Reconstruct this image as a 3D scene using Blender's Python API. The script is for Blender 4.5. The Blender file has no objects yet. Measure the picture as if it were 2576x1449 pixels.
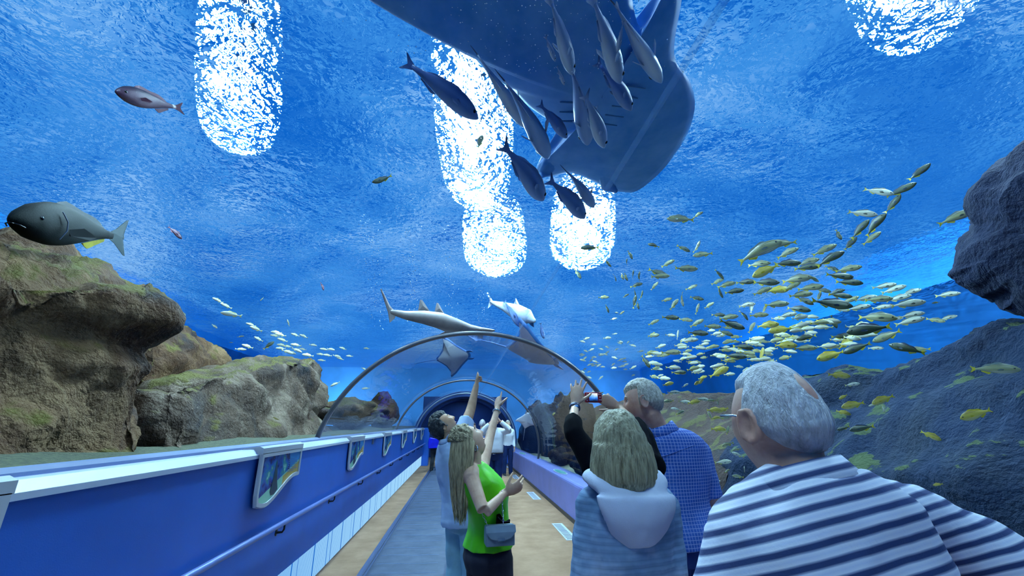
import bpy, bmesh, math, random
import numpy as np
from mathutils import Vector, Matrix, noise
from math import sin, cos, pi, radians as R, sqrt, exp, atan2, hypot

S = bpy.context.scene
COL = S.collection
S.view_settings.view_transform = 'Standard'
S.view_settings.look = 'None'
S.view_settings.gamma = 1.0
S.view_settings.use_curve_mapping = False
rng = random.Random(7)

# ------------------------------------------------------------------ camera
CAM = Vector((0.0, 0.0, 1.65))
F = 1073.0
PITCH, YAW = R(17.6), R(6.5)
cd = bpy.data.cameras.new('camera')
cam = bpy.data.objects.new('camera', cd)
COL.objects.link(cam)
cam.location = CAM
cam.rotation_euler = (R(90) + PITCH, 0, -YAW)
cd.sensor_width = 36.0
cd.lens = F / 2576 * 36.0
cd.clip_start = 0.05
cd.clip_end = 200
S.camera = cam

def ray(px, py):
    """world direction (not unit; forward comp ~1) through a point of the photograph"""
    x = (px - 1288.0) / F
    y = (724.5 - py) / F
    up = y * cos(PITCH) + sin(PITCH)
    fw = cos(PITCH) - y * sin(PITCH)
    return Vector((x * cos(YAW) + fw * sin(YAW), fw * cos(YAW) - x * sin(YAW), up))
def at_y(px, py, Y):
    d = ray(px, py); return CAM + d * ((Y - CAM.y) / d.y)
def at_x(px, py, X):
    d = ray(px, py); return CAM + d * ((X - CAM.x) / d.x)
def at_z(px, py, Z):
    d = ray(px, py); return CAM + d * ((Z - CAM.z) / d.z)
def at_d(px, py, D):
    return CAM + ray(px, py).normalized() * D
def proj(p):
    d = Vector(p) - CAM
    rx = d.x * cos(YAW) - d.y * sin(YAW)
    fw = d.x * sin(YAW) + d.y * cos(YAW)
    z = fw * cos(PITCH) + d.z * sin(PITCH)
    yy = d.z * cos(PITCH) - fw * sin(PITCH)
    return (1288 + F * rx / z, 724.5 - F * yy / z, z)

# ------------------------------------------------------------------ materials
def lin(c):
    """sRGB 0-255 triple -> linear rgba"""
    o = []
    for v in c[:3]:
        v = v / 255.0
        o.append(v / 12.92 if v <= 0.04045 else ((v + 0.055) / 1.055) ** 2.4)
    return (o[0], o[1], o[2], 1.0)

class NT:
    def __init__(s, name):
        s.m = bpy.data.materials.new(name); s.m.use_nodes = True
        s.t = s.m.node_tree; s.t.nodes.clear()
        s.out = s.n('ShaderNodeOutputMaterial')
    def n(s, typ, **kw):
        nd = s.t.nodes.new(typ)
        for k, v in kw.items():
            if k.startswith('i_'):
                nd.inputs[k[2:].replace('_', ' ')].default_value = v
            else: setattr(nd, k, v)
        return nd
    def l(s, a, b): s.t.links.new(a, b)
    def coord(s, scale=(1, 1, 1), which='Object', rot=(0, 0, 0)):
        tc = s.n('ShaderNodeTexCoord'); mp = s.n('ShaderNodeMapping')
        mp.inputs['Scale'].default_value = scale
        mp.inputs['Rotation'].default_value = rot
        s.l(tc.outputs[which], mp.inputs['Vector']); return mp.outputs['Vector']
    def noise(s, vec, scale=5, detail=3, rough=.5, dist=0):
        nd = s.n('ShaderNodeTexNoise'); nd.inputs['Scale'].default_value = scale
        nd.inputs['Detail'].default_value = detail; nd.inputs['Roughness'].default_value = rough
        nd.inputs['Distortion'].default_value = dist
        s.l(vec, nd.inputs['Vector']); return nd.outputs['Fac']
    def ramp(s, fac, stops, interp='LINEAR'):
        r = s.n('ShaderNodeValToRGB'); cr = r.color_ramp; cr.interpolation = interp
        while len(cr.elements) > 1: cr.elements.remove(cr.elements[-1])
        cr.elements[0].position = stops[0][0]; cr.elements[0].color = stops[0][1]
        for p, c in stops[1:]:
            e = cr.elements.new(p); e.color = c
        s.l(fac, r.inputs['Fac']); return r.outputs['Color']
    def mix(s, fac, a, b, typ='MIX'):
        m = s.n('ShaderNodeMix', data_type='RGBA', blend_type=typ)
        for sock, v in ((m.inputs[0], fac), (m.inputs[6], a), (m.inputs[7], b)):
            if isinstance(v, bpy.types.NodeSocket): s.l(v, sock)
            else: sock.default_value = v
        return m.outputs[2]
    def math(s, op, a, b=0.0, c=0.0):
        m = s.n('ShaderNodeMath', operation=op)
        for i, v in enumerate((a, b, c)):
            if isinstance(v, bpy.types.NodeSocket): s.l(v, m.inputs[i])
            else: m.inputs[i].default_value = v
        return m.outputs[0]
    def bump(s, h, strength=.3, dist=.02):
        b = s.n('ShaderNodeBump'); b.inputs['Strength'].default_value = strength
        b.inputs['Distance'].default_value = dist; s.l(h, b.inputs['Height']); return b.outputs['Normal']
    def bsdf(s, color, rough=.5, metal=0, normal=None, spec=.5, **kw):
        b = s.n('ShaderNodeBsdfPrincipled')
        if isinstance(color, bpy.types.NodeSocket): s.l(color, b.inputs['Base Color'])
        else: b.inputs['Base Color'].default_value = color
        if isinstance(rough, bpy.types.NodeSocket): s.l(rough, b.inputs['Roughness'])
        else: b.inputs['Roughness'].default_value = rough
        b.inputs['Metallic'].default_value = metal
        b.inputs['Specular IOR Level'].default_value = spec
        for k, v in kw.items(): b.inputs[k.replace('_', ' ')].default_value = v
        if normal is not None: s.l(normal, b.inputs['Normal'])
        s.l(b.outputs[0], s.out.inputs['Surface']); return b

def mat_plain(name, c, rough=.5, metal=0, spec=.5, nscale=0, namt=.15, bump=0, bscale=60):
    """painted / plastic / metal surface with a little tonal variation and grain"""
    t = NT(name); v = t.coord()
    col = lin(c)
    if nscale:
        f = t.noise(v, nscale, 4)
        d = tuple(max(0, x * (1 - namt)) for x in col[:3]) + (1,)
        e = tuple(min(1, x * (1 + namt)) for x in col[:3]) + (1,)
        col = t.ramp(f, [(.3, d), (.7, e)])
    nr = t.bump(t.noise(v, bscale, 3), bump, .01) if bump else None
    t.bsdf(col, rough, metal, nr, spec); return t.m

def mat_emit(name, c, strength):
    t = NT(name); e = t.n('ShaderNodeEmission')
    e.inputs['Color'].default_value = lin(c); e.inputs['Strength'].default_value = strength
    t.l(e.outputs[0], t.out.inputs['Surface']); return t.m

# ------------------------------------------------------------------ mesh building
class MB:
    """collects polygons; build() links them as one mesh object"""
    def __init__(s): s.v = []; s.f = []; s.mi = []
    def add(s, verts, faces, mi=0):
        b = len(s.v); s.v += [tuple(x) for x in verts]
        for f in faces: s.f.append(tuple(b + i for i in f)); s.mi.append(mi)
    def box(s, lo, hi, mi=0):
        x0, y0, z0 = lo; x1, y1, z1 = hi
        s.add([(x0,y0,z0),(x1,y0,z0),(x1,y1,z0),(x0,y1,z0),(x0,y0,z1),(x1,y0,z1),(x1,y1,z1),(x0,y1,z1)],
              [(0,3,2,1),(4,5,6,7),(0,1,5,4),(1,2,6,5),(2,3,7,6),(3,0,4,7)], mi)
    def loft(s, rings, cap0=True, cap1=True, mi=0, closed=True):
        n = len(rings[0]); v = [p for r in rings for p in r]; f = []
        for i in range(len(rings) - 1):
            for j in range(n if closed else n - 1):
                k = (j + 1) % n
                f.append((i*n+j, i*n+k, (i+1)*n+k, (i+1)*n+j))
        if cap0: f.append(tuple(range(n - 1, -1, -1)))
        if cap1: f.append(tuple((len(rings)-1)*n + j for j in range(n)))
        s.add(v, f, mi)
    def tube(s, pts, rad, seg=12, mi=0, round_ends=True, up=None):
        """tapered tube; rad entries are r or (rx, ry); hemispherical ends"""
        P = [Vector(p) for p in pts]; n = len(P)
        rr = [(r, r) if not isinstance(r, (tuple, list)) else r for r in rad]
        T = []
        for i in range(n):
            a = P[max(0, i-1)]; b = P[min(n-1, i+1)]
            t = b - a
            T.append(t.normalized() if t.length > 1e-9 else Vector((0,0,1)))
        ref = Vector(up) if up else (Vector((0,0,1)) if abs(T[0].z) < .9 else Vector((0,1,0)))
        x = T[0].cross(ref)
        x = x.normalized() if x.length > 1e-6 else Vector((1,0,0))
        rings = []
        def ring(c, x, y, a, b): return [c + x*(a*cos(2*pi*k/seg)) + y*(b*sin(2*pi*k/seg)) for k in range(seg)]
        if round_ends:
            y = T[0].cross(x)
            for q in (85, 60, 30):
                e = max(rr[0]); rings.append(ring(P[0] - T[0]*e*sin(R(q)), x, y, rr[0][0]*cos(R(q)), rr[0][1]*cos(R(q))))
        for i in range(n):
            x = (x - T[i]*x.dot(T[i])).normalized(); y = T[i].cross(x)
            rings.append(ring(P[i], x, y, rr[i][0], rr[i][1]))
        if round_ends:
            for q in (30, 60, 85):
                e = max(rr[-1]); rings.append(ring(P[-1] + T[-1]*e*sin(R(q)), x, y, rr[-1][0]*cos(R(q)), rr[-1][1]*cos(R(q))))
        s.loft(rings, mi=mi)
    def ell(s, c, r, rot=None, nu=20, nv=14, mi=0):
        c = Vector(c); M = rot.to_3x3() if rot is not None else Matrix.Identity(3)
        rings = []
        for i in range(nv + 1):
            th = -pi/2 + pi * (i if 0 < i < nv else (0.02 if i == 0 else nv - .02)) / nv
            rings.append([c + M @ Vector((r[0]*cos(th)*cos(2*pi*k/nu), r[1]*cos(th)*sin(2*pi*k/nu), r[2]*sin(th))) for k in range(nu)])
        s.loft(rings, mi=mi)
    def prism(s, poly, d, mi=0, both=True):
        """polygon (list of 3-D points) extruded by vector d"""
        n = len(poly); d = Vector(d)
        v = [Vector(p) for p in poly] + [Vector(p) + d for p in poly]
        f = [(i, (i+1) % n, n + (i+1) % n, n + i) for i in range(n)]
        f += [tuple(range(n-1, -1, -1)), tuple(range(n, 2*n))]
        s.add(v, f, mi)
    def mesh(s, name, mats, smooth=False):
        me = bpy.data.meshes.new(name); me.from_pydata(s.v, [], s.f)
        for m in (mats if isinstance(mats, (list, tuple)) else [mats]): me.materials.append(m)
        me.polygons.foreach_set('material_index', s.mi)
        bm = bmesh.new(); bm.from_mesh(me); bmesh.ops.recalc_face_normals(bm, faces=bm.faces[:]); bm.to_mesh(me); bm.free()
        if smooth: me.polygons.foreach_set('use_smooth', [True] * len(me.polygons))
        me.update(); return me
    def build(s, name, mats, parent=None, smooth=False, loc=None):
        return link(name, s.mesh(name, mats, smooth), parent, loc)

def link(name, me, parent=None, loc=None):
    o = bpy.data.objects.new(name, me); COL.objects.link(o)
    if parent is not None: o.parent = parent
    if loc is not None: o.location = loc
    return o
def tag(o, label=None, cat=None, group=None, kind=None):
    if label: o['label'] = label
    if cat: o['category'] = cat
    if group: o['group'] = group
    if kind: o['kind'] = kind
    return o
def thing(name, label, cat, loc=(0,0,0), rz=0, group=None):
    o = bpy.data.objects.new(name, None); COL.objects.link(o)
    o.location = loc; o.rotation_euler = (0, 0, rz); o.empty_display_size = .1
    return tag(o, label, cat, group)
def struct(name, mb, m, label=None, smooth=False):
    o = mb.build(name, m, None, smooth); o['kind'] = 'structure'
    if label: o['label'] = label
    return o
def copy_tree(o, parent=None):
    c = o.copy(); COL.objects.link(c)
    if parent is not None: c.parent = parent
    for ch in o.children: copy_tree(ch, c)
    return c
def remesh(mb, voxel, smooth_it=3, disp=None):
    """fuse the overlapping closed lofts of mb into one continuous surface"""
    me = mb.mesh('tmp', [])
    o = bpy.data.objects.new('tmp', me); COL.objects.link(o)
    m = o.modifiers.new('r', 'REMESH'); m.mode = 'VOXEL'; m.voxel_size = voxel
    if smooth_it:
        q = o.modifiers.new('s', 'SMOOTH'); q.iterations = smooth_it; q.factor = .5
    dg = bpy.context.evaluated_depsgraph_get(); dg.update()
    ev = o.evaluated_get(dg)
    out = bpy.data.meshes.new_from_object(ev)
    bpy.data.objects.remove(o); bpy.data.meshes.remove(me)
    if disp:
        n = len(out.vertices)
        nm = [v.normal.copy() for v in out.vertices]
        for i, v in enumerate(out.vertices): v.co = v.co + nm[i] * disp(v.co)
    out.polygons.foreach_set('use_smooth', [True] * len(out.polygons))
    return out
def mesh_obj(name, me, mat, parent=None):
    me.materials.clear()
    for m in (mat if isinstance(mat, (list, tuple)) else [mat]): me.materials.append(m)
    me.name = name
    return link(name, me, parent)
def fbm(p, o=4):
    return noise.fractal(Vector(p), 1.0, 2.0, o)
RIPPLE, W_IOR, W_TRANS, LAMP_W, STRIP = 1.6, .915, .85, 620, .85
CEIL_FILL = 1.0
DEBUG = False
S.view_settings.exposure = .3
# ------------------------------------------------------------------ setting
Y0, Y1 = -4.0, 20.0
AC, AA, AB = (0.2, 1.0), 2.1, 1.88            # tunnel arch: centre (x, z), half width, height
TH_L, TH_R = R(165.5), R(-10.7)
SURF = 5.6                                     # level of the tank's water surface
def arch(n, grow=0.0, a0=TH_L, a1=TH_R):
    return [(AC[0] + (AA+grow)*cos(a0 + (a1-a0)*i/n), AC[1] + (AB+grow)*sin(a0 + (a1-a0)*i/n)) for i in range(n+1)]

M_wallpaint = mat_plain('blue_wall_paint', (34,100,205), .42, nscale=3, namt=.06, bump=.08, bscale=180)
M_ledge = mat_plain('grey_ledge', (150,165,205), .3, nscale=5, namt=.08)
M_trim = mat_plain('white_trim', (205,215,240), .35)
M_rightwall = mat_plain('lavender_wall_paint', (140,150,225), .45, nscale=3, namt=.06)
M_steel = mat_plain('brushed_steel', (150,155,165), .32, 1.0)
M_darksteel = mat_plain('dark_steel', (70,72,78), .4, .8)
M_black = mat_plain('black_metal', (18,20,26), .4, .3)
M_portal = mat_plain('dark_portal_paint', (24,64,130), .6)
def _carpet():
    t = NT('tan_carpet'); v = t.coord()
    a = t.noise(v, 2.5, 4, .6); b = t.noise(v, 140, 2)
    c = t.ramp(a, [(.3, lin((150,116,90))), (.7, lin((184,148,120)))])
    c = t.mix(t.math('MULTIPLY', b, .45), c, lin((96,76,62)))
    t.bsdf(c, .9, 0, t.bump(b, .25, .01), .2); return t.m
M_carpet = _carpet()

# floor, walls, ledges
b = MB(); b.box((-1.75, Y0-2, -.1), (2.05, 24, 0)); struct('floor', b, M_carpet, 'tan carpeted floor of the tunnel walk')
# left wall: painted panel overhanging the recessed light strip, with a sloped white nosing at the top
b = MB(); b.prism([(-1.5,Y0,.42),(-1.5,Y0,1.40),(-1.75,Y0,1.40),(-1.75,Y0,.0),(-1.62,Y0,.0),(-1.62,Y0,.42)], (0, 19-Y0, 0))
struct('wall_left', b, M_wallpaint, 'low blue wall with handrail under the left glass')
b = MB(); b.prism([(-1.485,Y0,1.40),(-1.485,Y0,1.425),(-1.525,Y0,1.462),(-1.60,Y0,1.462),(-1.60,Y0,1.40)], (0, 19.02-Y0, 0))
struct('trim_1', b, M_trim, 'pale nosing along the top of the left wall')
b = MB(); b.prism([(-1.60,Y0,1.40),(-1.60,Y0,1.452),(-1.70,Y0,1.452),(-1.70,Y0,1.468),(-1.95,Y0,1.468),(-1.95,Y0,1.30),(-1.75,Y0,1.30),(-1.75,Y0,1.40)], (0, 19-Y0, 0))
struct('trim_2', b, M_ledge, 'grey ledge between the left wall and the glass')
# right wall: low lavender bench wall with a rounded front edge
rw = [(2.0,Y0,0),(2.0,Y0,.60),(2.008,Y0,.63),(2.03,Y0,.648),(2.06,Y0,.655),(2.40,Y0,.655),(2.40,Y0,0)]
b = MB(); b.prism(rw, (0, 19.2-Y0, 0)); struct('wall_right', b, M_rightwall, 'low lavender wall under the right glass')
b = MB(); b.box((1.985, Y0, 0), (2.0, 19.2, .07)); struct('baseboard_right', b, M_darksteel, 'dark skirting of the right wall')
# back wall of the gallery behind the viewer, end of the tunnel
b = MB(); b.box((-2.4, Y0-2.2, -.1), (2.8, Y0-2, 3.2)); struct('wall_back', b, M_portal)
# end portal: passage with an arch mouth, dark room behind
b = MB()
ia = arch(28, -.10); oa = arch(28, .14)
bot = 0.0
inner = [(ia[0][0], 0.0)] + ia + [(ia[-1][0], 0.0)]
outer = [(oa[0][0], 0.0)] + oa + [(oa[-1][0], 0.0)]
for ya, yb in ((19.6, 24.0),):
    n = len(inner); v = []
    for P in (inner, outer):
        for y in (ya, yb): v += [(x, y, z) for x, z in P]
    f = []
    for i in range(n-1):
        f += [(i, i+1, n+i+1, n+i), (2*n+i, 3*n+i, 3*n+i+1, 2*n+i+1), (i, 2*n+i, 2*n+i+1, i+1), (n+i, n+i+1, 3*n+i+1, 3*n+i)]
    b.add(v, f)
b.box((-2.0, 23.6, 0), (2.4, 23.8, 3.0))
struct('wall_end', b, M_portal, 'dark arched mouth where the glass tunnel ends')
for X in ((-1.9, -1.5), (2.0, 2.4)):
    pass
b = MB(); b.box((-1.95, 19.0, 0), (-1.3, 19.6, 1.47)); b.box((1.75, 19.2, 0), (2.4, 19.6, .66))
struct('wall_end_return', b, M_wallpaint, 'blue wall ends closing both ledges at the dark mouth')

# tank shell
M_tank = mat_plain('blue_tank_liner', (10,132,226), .7, nscale=.6, namt=.22, bump=.05)
TX0, TX1, TY0, TY1 = -13.0, 14.0, -7.0, 33.0
b = MB(); b.box((TX0-.2, TY0, 0), (TX0, TY1, 7.4)); struct('tank_wall_left', b, M_tank, 'blue wall of the tank beyond the left rocks')
b = MB(); b.box((TX1, TY0, 0), (TX1+.2, TY1, 7.4)); struct('tank_wall_right', b, M_tank, 'blue wall of the tank beyond the fish school')
b = MB(); b.box((TX0, TY1, 0), (TX1, TY1+.2, 7.4)); struct('tank_wall_far', b, mat_plain('far_lit_tank_liner', (84,164,240), .7, nscale=.6, namt=.15), 'blue wall at the far end of the tank')  # far liner made paler: missing light and haze put into its colour
b = MB(); b.box((TX0, TY0-.2, 0), (TX1, TY0, 7.4)); struct('tank_wall_near', b, M_tank)
def _sand():
    t = NT('tank_sand'); v = t.coord()
    a = t.noise(v, 1.2, 5, .6); g = t.noise(v, 90, 2)
    c = t.ramp(a, [(.3, lin((140,150,130))), (.7, lin((205,205,180)))])
    c = t.mix(t.math('MULTIPLY', g, .5), c, lin((95,100,80)))
    t.bsdf(c, .95, 0, t.bump(g, .6, .02), .2); return t.m
M_sand = _sand()
M_gravel = mat_plain('tank_gravel', (58,60,40), .95, nscale=30, namt=.8, bump=.8, bscale=70)
def sandbed(name, x0, x1, z, label, m=None):
    b = MB(); nx, ny = 60, 120
    v = []
    for j in range(ny+1):
        for i in range(nx+1):
            x = x0 + (x1-x0)*i/nx; y = TY0 + (TY1-TY0)*j/ny
            e = min(1, min(abs(x - x0), abs(x - x1)) / .5)
            v.append((x, y, z + e*(.04+.08*fbm((x*.8, y*.8, z)))))
    f = [(j*(nx+1)+i, j*(nx+1)+i+1, (j+1)*(nx+1)+i+1, (j+1)*(nx+1)+i) for j in range(ny) for i in range(nx)]
    b.add(v, f); return struct(name, b, m or M_sand, label, True)
sandbed('tank_floor_left', TX0, -1.93, 1.425, 'gravel tank bed behind the left ledge', M_gravel)
sandbed('tank_floor_right', 2.40, TX1, .56, 'sandy tank bed behind the right wall')

# acrylic: one shell per bay; the bay by the viewer is so clear that only its body tints
def acrylic(name, y0, y1, m, label):
    a = arch(48); o = arch(48, .07); b = MB(); n = len(a)
    v = [(x, y, z) for y in (y0, y1) for x, z in a] + [(x, y, z) for y in (y0, y1) for x, z in o]
    f = []
    for i in range(n-1):
        f += [(i, i+1, n+i+1, n+i), (2*n+i, 3*n+i, 3*n+i+1, 2*n+i+1), (i, 2*n+i, 2*n+i+1, i+1), (n+i, n+i+1, 3*n+i+1, 3*n+i)]
    f += [(0, n, 3*n, 2*n), (n-1, 3*n-1, 4*n-1, 2*n-1)]
    b.add(v, f); return struct(name, b, m, label, False)
t = NT('clear_acrylic_body'); tr = t.n('ShaderNodeBsdfTransparent'); tr.inputs[0].default_value = (.93, .975, 1, 1)
t.l(tr.outputs[0], t.out.inputs['Surface']); M_acry_near = t.m
t = NT('clear_acrylic'); tr = t.n('ShaderNodeBsdfTransparent'); tr.inputs[0].default_value = (.93, .97, 1, 1)
gl = t.n('ShaderNodeBsdfGlossy'); gl.inputs['Roughness'].default_value = .015
fr = t.n('ShaderNodeFresnel'); fr.inputs['IOR'].default_value = 1.36
vv = t.coord((1, .25, 1)); nb = t.bump(t.noise(vv, 1.6, 2), .35, .12); t.l(nb, gl.inputs['Normal'])
mx = t.n('ShaderNodeMixShader'); t.l(t.math('MULTIPLY', fr.outputs[0], .4), mx.inputs[0]); t.l(tr.outputs[0], mx.inputs[1]); t.l(gl.outputs[0], mx.inputs[2])
t.l(mx.outputs[0], t.out.inputs['Surface']); M_acry = t.m
RINGS = (-1.2, 6.15, 13.3, 19.3)
acrylic('window_1', Y0-2, 6.12, M_acry_near, 'clear acrylic vault over the visitors')
acrylic('window_2', 6.18, 13.27, M_acry, 'clear acrylic vault of the second tunnel bay')
acrylic('window_3', 13.33, 19.6, M_acry, 'clear acrylic vault of the farthest tunnel bay')
def ring(name, y, w, m, label, dz=.004):
    a = arch(96, -dz); o = arch(96, .05); b = MB(); n = len(a)
    v = [(x, y+s, z) for s in (-w/2, w/2) for x, z in a] + [(x, y+s, z) for s in (-w/2, w/2) for x, z in o]
    f = []
    for i in range(n-1):
        f += [(i, i+1, n+i+1, n+i), (2*n+i, 3*n+i, 3*n+i+1, 2*n+i+1), (i, 2*n+i, 2*n+i+1, i+1), (n+i, n+i+1, 3*n+i+1, 3*n+i)]
    f += [(0, n, 3*n, 2*n), (n-1, 3*n-1, 4*n-1, 2*n-1)]
    b.add(v, f); return struct(name, b, m, label, True)
M_joint = mat_plain('grey_joint', (112,108,112), .35, .3)
M_joint2 = mat_plain('pale_joint', (170,185,205), .3, .4)
ring('trim_3', 6.15, .045, M_joint, 'grey arched joint nearest the visitors')
ring('trim_4', 13.3, .045, M_joint, 'thin dark arched joint midway down the tunnel')
ring('trim_5', 19.3, .06, M_joint2, 'pale arched joint at the dark tunnel mouth')
# lengthwise seam in the vault
b = MB(); th = R(75.5)
p = []
for s in (-.0028, .0028):
    for g in (-.002, .05): p.append((AC[0] + (AA+g)*cos(th+s), AC[1] + (AB+g)*sin(th+s)))
b.prism([(p[0][0], -2, p[0][1]), (p[1][0], -2, p[1][1]), (p[3][0], -2, p[3][1]), (p[2][0], -2, p[2][1])], (0, 21.5, 0))
t = NT('seam_resin'); tr = t.n('ShaderNodeBsdfTransparent'); df = t.n('ShaderNodeBsdfDiffuse'); df.inputs[0].default_value = lin((120,165,225))
mx = t.n('ShaderNodeMixShader'); mx.inputs[0].default_value = .16; t.l(tr.outputs[0], mx.inputs[1]); t.l(df.outputs[0], mx.inputs[2]); t.l(mx.outputs[0], t.out.inputs['Surface'])
struct('trim_6', b, t.m, 'pale lengthwise seam in the acrylic vault')

# rippled water surface overhead
t = NT('water_surface'); v = t.coord((1, 1, 1))
h = t.math('ADD', t.math('MULTIPLY', t.noise(v, 1.3, 3, .5, .4), 1.0), t.math('MULTIPLY', t.noise(v, 12, 2, .5, .5), .24))
nb = t.bump(h, 1.0, RIPPLE)
rf = t.n('ShaderNodeBsdfGlass'); rf.inputs['IOR'].default_value = W_IOR; rf.inputs['Roughness'].default_value = .02
rf.inputs['Color'].default_value = (.60, .88, 1, 1)
t.l(nb, rf.inputs['Normal'])
tr = t.n('ShaderNodeBsdfTransparent'); tr.inputs[0].default_value = (.62, .88, 1, 1)
mx = t.n('ShaderNodeMixShader'); fc_ = t.ramp(t.noise(v, 10, 2, .5, .6), [(.55, (0, 0, 0, 1)), (.60, (W_TRANS,)*3+(1,))]); t.l(fc_, mx.inputs[0])
t.l(rf.outputs[0], mx.inputs[1]); t.l(tr.outputs[0], mx.inputs[2]); t.l(mx.outputs[0], t.out.inputs['Surface'])
b = MB(); b.add([(TX0, TY0, SURF+.01), (TX1, TY0, SURF+.01), (TX1, TY1, SURF+.01), (TX0, TY1, SURF+.01)], [(0, 3, 2, 1)])
struct('water_surface', b, t.m, 'rippled surface of the tank water overhead')
# hall above the water
t = NT('ceiling_fill_glow'); v = t.coord()
cl_ = t.ramp(t.noise(v, .22, 3, .55, .4), [(.38, lin((16,98,184))), (.52, lin((74,144,210))), (.66, lin((160,186,226)))])
e = t.n('ShaderNodeEmission'); t.l(cl_, e.inputs['Color']); e.inputs['Strength'].default_value = CEIL_FILL  # glow added to the ceiling as fill for water and tank
t.l(e.outputs[0], t.out.inputs['Surface']); M_hall = t.m; M_hall.cycles.emission_sampling = 'NONE'
M_hallwall = mat_plain('hall_wall_paint', (90,150,225), .8, nscale=.5, namt=.2)
HZ = 14.0
b = MB(); NX_, NY_ = 28, 40; vv = []
for j in range(NY_+1):
    for i in range(NX_+1):
        u = 2*i/NX_-1; w_ = 2*j/NY_-1; u = sin(u*pi/2); w_ = sin(w_*pi/2)
        q = max(0, 1-abs(u)**2.6)**.5 * max(0, 1-abs(w_)**3)**.5
        vv.append(((TX0+TX1)/2 + u*(TX1-TX0+.2)/2, (TY0+TY1)/2 + w_*(TY1-TY0+.2)/2, 6.2 + (HZ-6.2)*q))
b.add(vv, [(j*(NX_+1)+i, (j+1)*(NX_+1)+i, (j+1)*(NX_+1)+i+1, j*(NX_+1)+i+1) for j in range(NY_) for i in range(NX_)])
struct('ceiling', b, M_hall, 'domed hall ceiling above the water, given an added fill glow', True)

# lamps of the hall: housings with their light
LAMPS = [(-4.75, 7.6, .26, 3.4, 5.0, 25), (.05, 8.4, .60, 5.4, 3.2, -4), (4.0, 13.2, .24, 3.8, 4.6, -14), (7.1, 4.4, .40, 1.7, 5.0, -57), (1.0, 14.6, .20, 3.2, 3.2, -6), (-1, -2.5, 1.4, 3.0, .8, 0)]
for i, (x, y, sx, sy, k, rot) in enumerate(LAMPS):
    h = thing('hall_lamp', 'lamp housing hung under the hall ceiling over the water', 'lamp', (x, y, 9.0), R(rot), 'hall lamps above the tank')
    b = MB()
    b.prism([(.6*sx*cos(2*pi*q/32), .6*sy*sin(2*pi*q/32), .10) for q in range(32)], (0, 0, .12)); b.box((-.2, -.5, .22), (.2, .5, .40)); b.box((-.03, -.03, .4), (.03, .03, 4.98))
    b.build('housing', M_trim, h)
    ld = bpy.data.lights.new('lamp_light', 'AREA'); ld.shape = 'ELLIPSE'; ld.size = sx*1.15; ld.size_y = sy*1.15
    ld.energy = LAMP_W * k * sx * sy; ld.color = (.88, .97, 1.0)
    lo = bpy.data.objects.new('lamp_light', ld); COL.objects.link(lo); lo.location = (0, 0, .08); lo.parent = h
for x in (-8, .5, 9):  # fill lamps added to brighten the dim far wall
    h = thing('wall_fill_lamp', 'low fill lamp added on the tank bed to brighten the far wall', 'lamp', (x, 29.5, 1.75 if x < 0 else .85), 0, 'added fill lamps at the far tank wall')
    b = MB(); b.box((-.5, -.06, -.15), (.5, .0, .05)); b.build('housing', M_darksteel, h)
    ld = bpy.data.lights.new('wall_fill_light', 'AREA'); ld.shape = 'RECTANGLE'; ld.size = .9; ld.size_y = .14; ld.energy = 420; ld.color = (.45, .8, 1)
    lo = bpy.data.objects.new('wall_fill_light', ld); COL.objects.link(lo); lo.location = (0, .01, -.05); lo.rotation_euler = (R(112), 0, 0); lo.parent = h
h = thing('mouth_fill_lamp', 'small dim fill lamp added inside the dark mouth at the tunnel end', 'lamp', (.2, 22.0, 2.74))
b = MB(); b.box((-.3, -.3, 0), (.3, .3, .03)); b.build('housing', M_darksteel, h)  # added fill light, lifts the mouth from black to navy
ld = bpy.data.lights.new('mouth_fill_light', 'AREA'); ld.size = .5; ld.energy = 30; ld.color = (.25, .55, 1)
lo = bpy.data.objects.new('mouth_fill_light', ld); COL.objects.link(lo); lo.location = (0, 0, -.01); lo.parent = h
w = bpy.data.worlds.new('World'); S.world = w; w.use_nodes = True
w.node_tree.nodes['Background'].inputs[0].default_value = (.1, .3, .8, 1); w.node_tree.nodes['Background'].inputs[1].default_value = .3
C = S.cycles
C.max_bounces = 7; C.diffuse_bounces = 3; C.glossy_bounces = 2; C.transmission_bounces = 4; C.volume_bounces = 1
C.transparent_max_bounces = 24
C.sample_clamp_indirect = 6.0
C.use_denoising = True
C.use_light_tree = False
C.caustics_refractive = False
C.caustics_reflective = False
# ------------------------------------------------------------------ fittings along the walk
# recessed fluted light strip at the foot of the left wall
t = NT('backlit_fluted_panel'); v = t.coord()
sx = t.n('ShaderNodeSeparateXYZ'); t.l(v, sx.inputs[0])
rib = t.math('PINGPONG', sx.outputs['Y'], .018); rib = t.math('DIVIDE', rib, .018)
mod = t.math('PINGPONG', t.math('ADD', sx.outputs['Y'], 50), .085); mod = t.math('LESS_THAN', mod, .006)
c = t.ramp(rib, [(.25, lin((46,128,214))), (.75, lin((170,224,255)))])
c = t.mix(mod, c, lin((40,110,200)))
e = t.n('ShaderNodeEmission'); t.l(c, e.inputs['Color']); e.inputs['Strength'].default_value = STRIP
t.l(e.outputs[0], t.out.inputs['Surface']); M_strip = t.m
b = MB(); pitch = .036
y = Y0; pr = []
while y < 19:
    pr += [(-1.575, y), (-1.560, y + pitch/2)]; y += pitch
n = len(pr)
v = [(x, yy, .025) for x, yy in pr] + [(x, yy, .415) for x, yy in pr]
b.add(v, [(i, i+1, n+i+1, n+i) for i in range(n-1)])
o = b.build('light_strip', M_strip); tag(o, 'glowing fluted blue light strip along the foot of the left wall', 'light strip')
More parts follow.
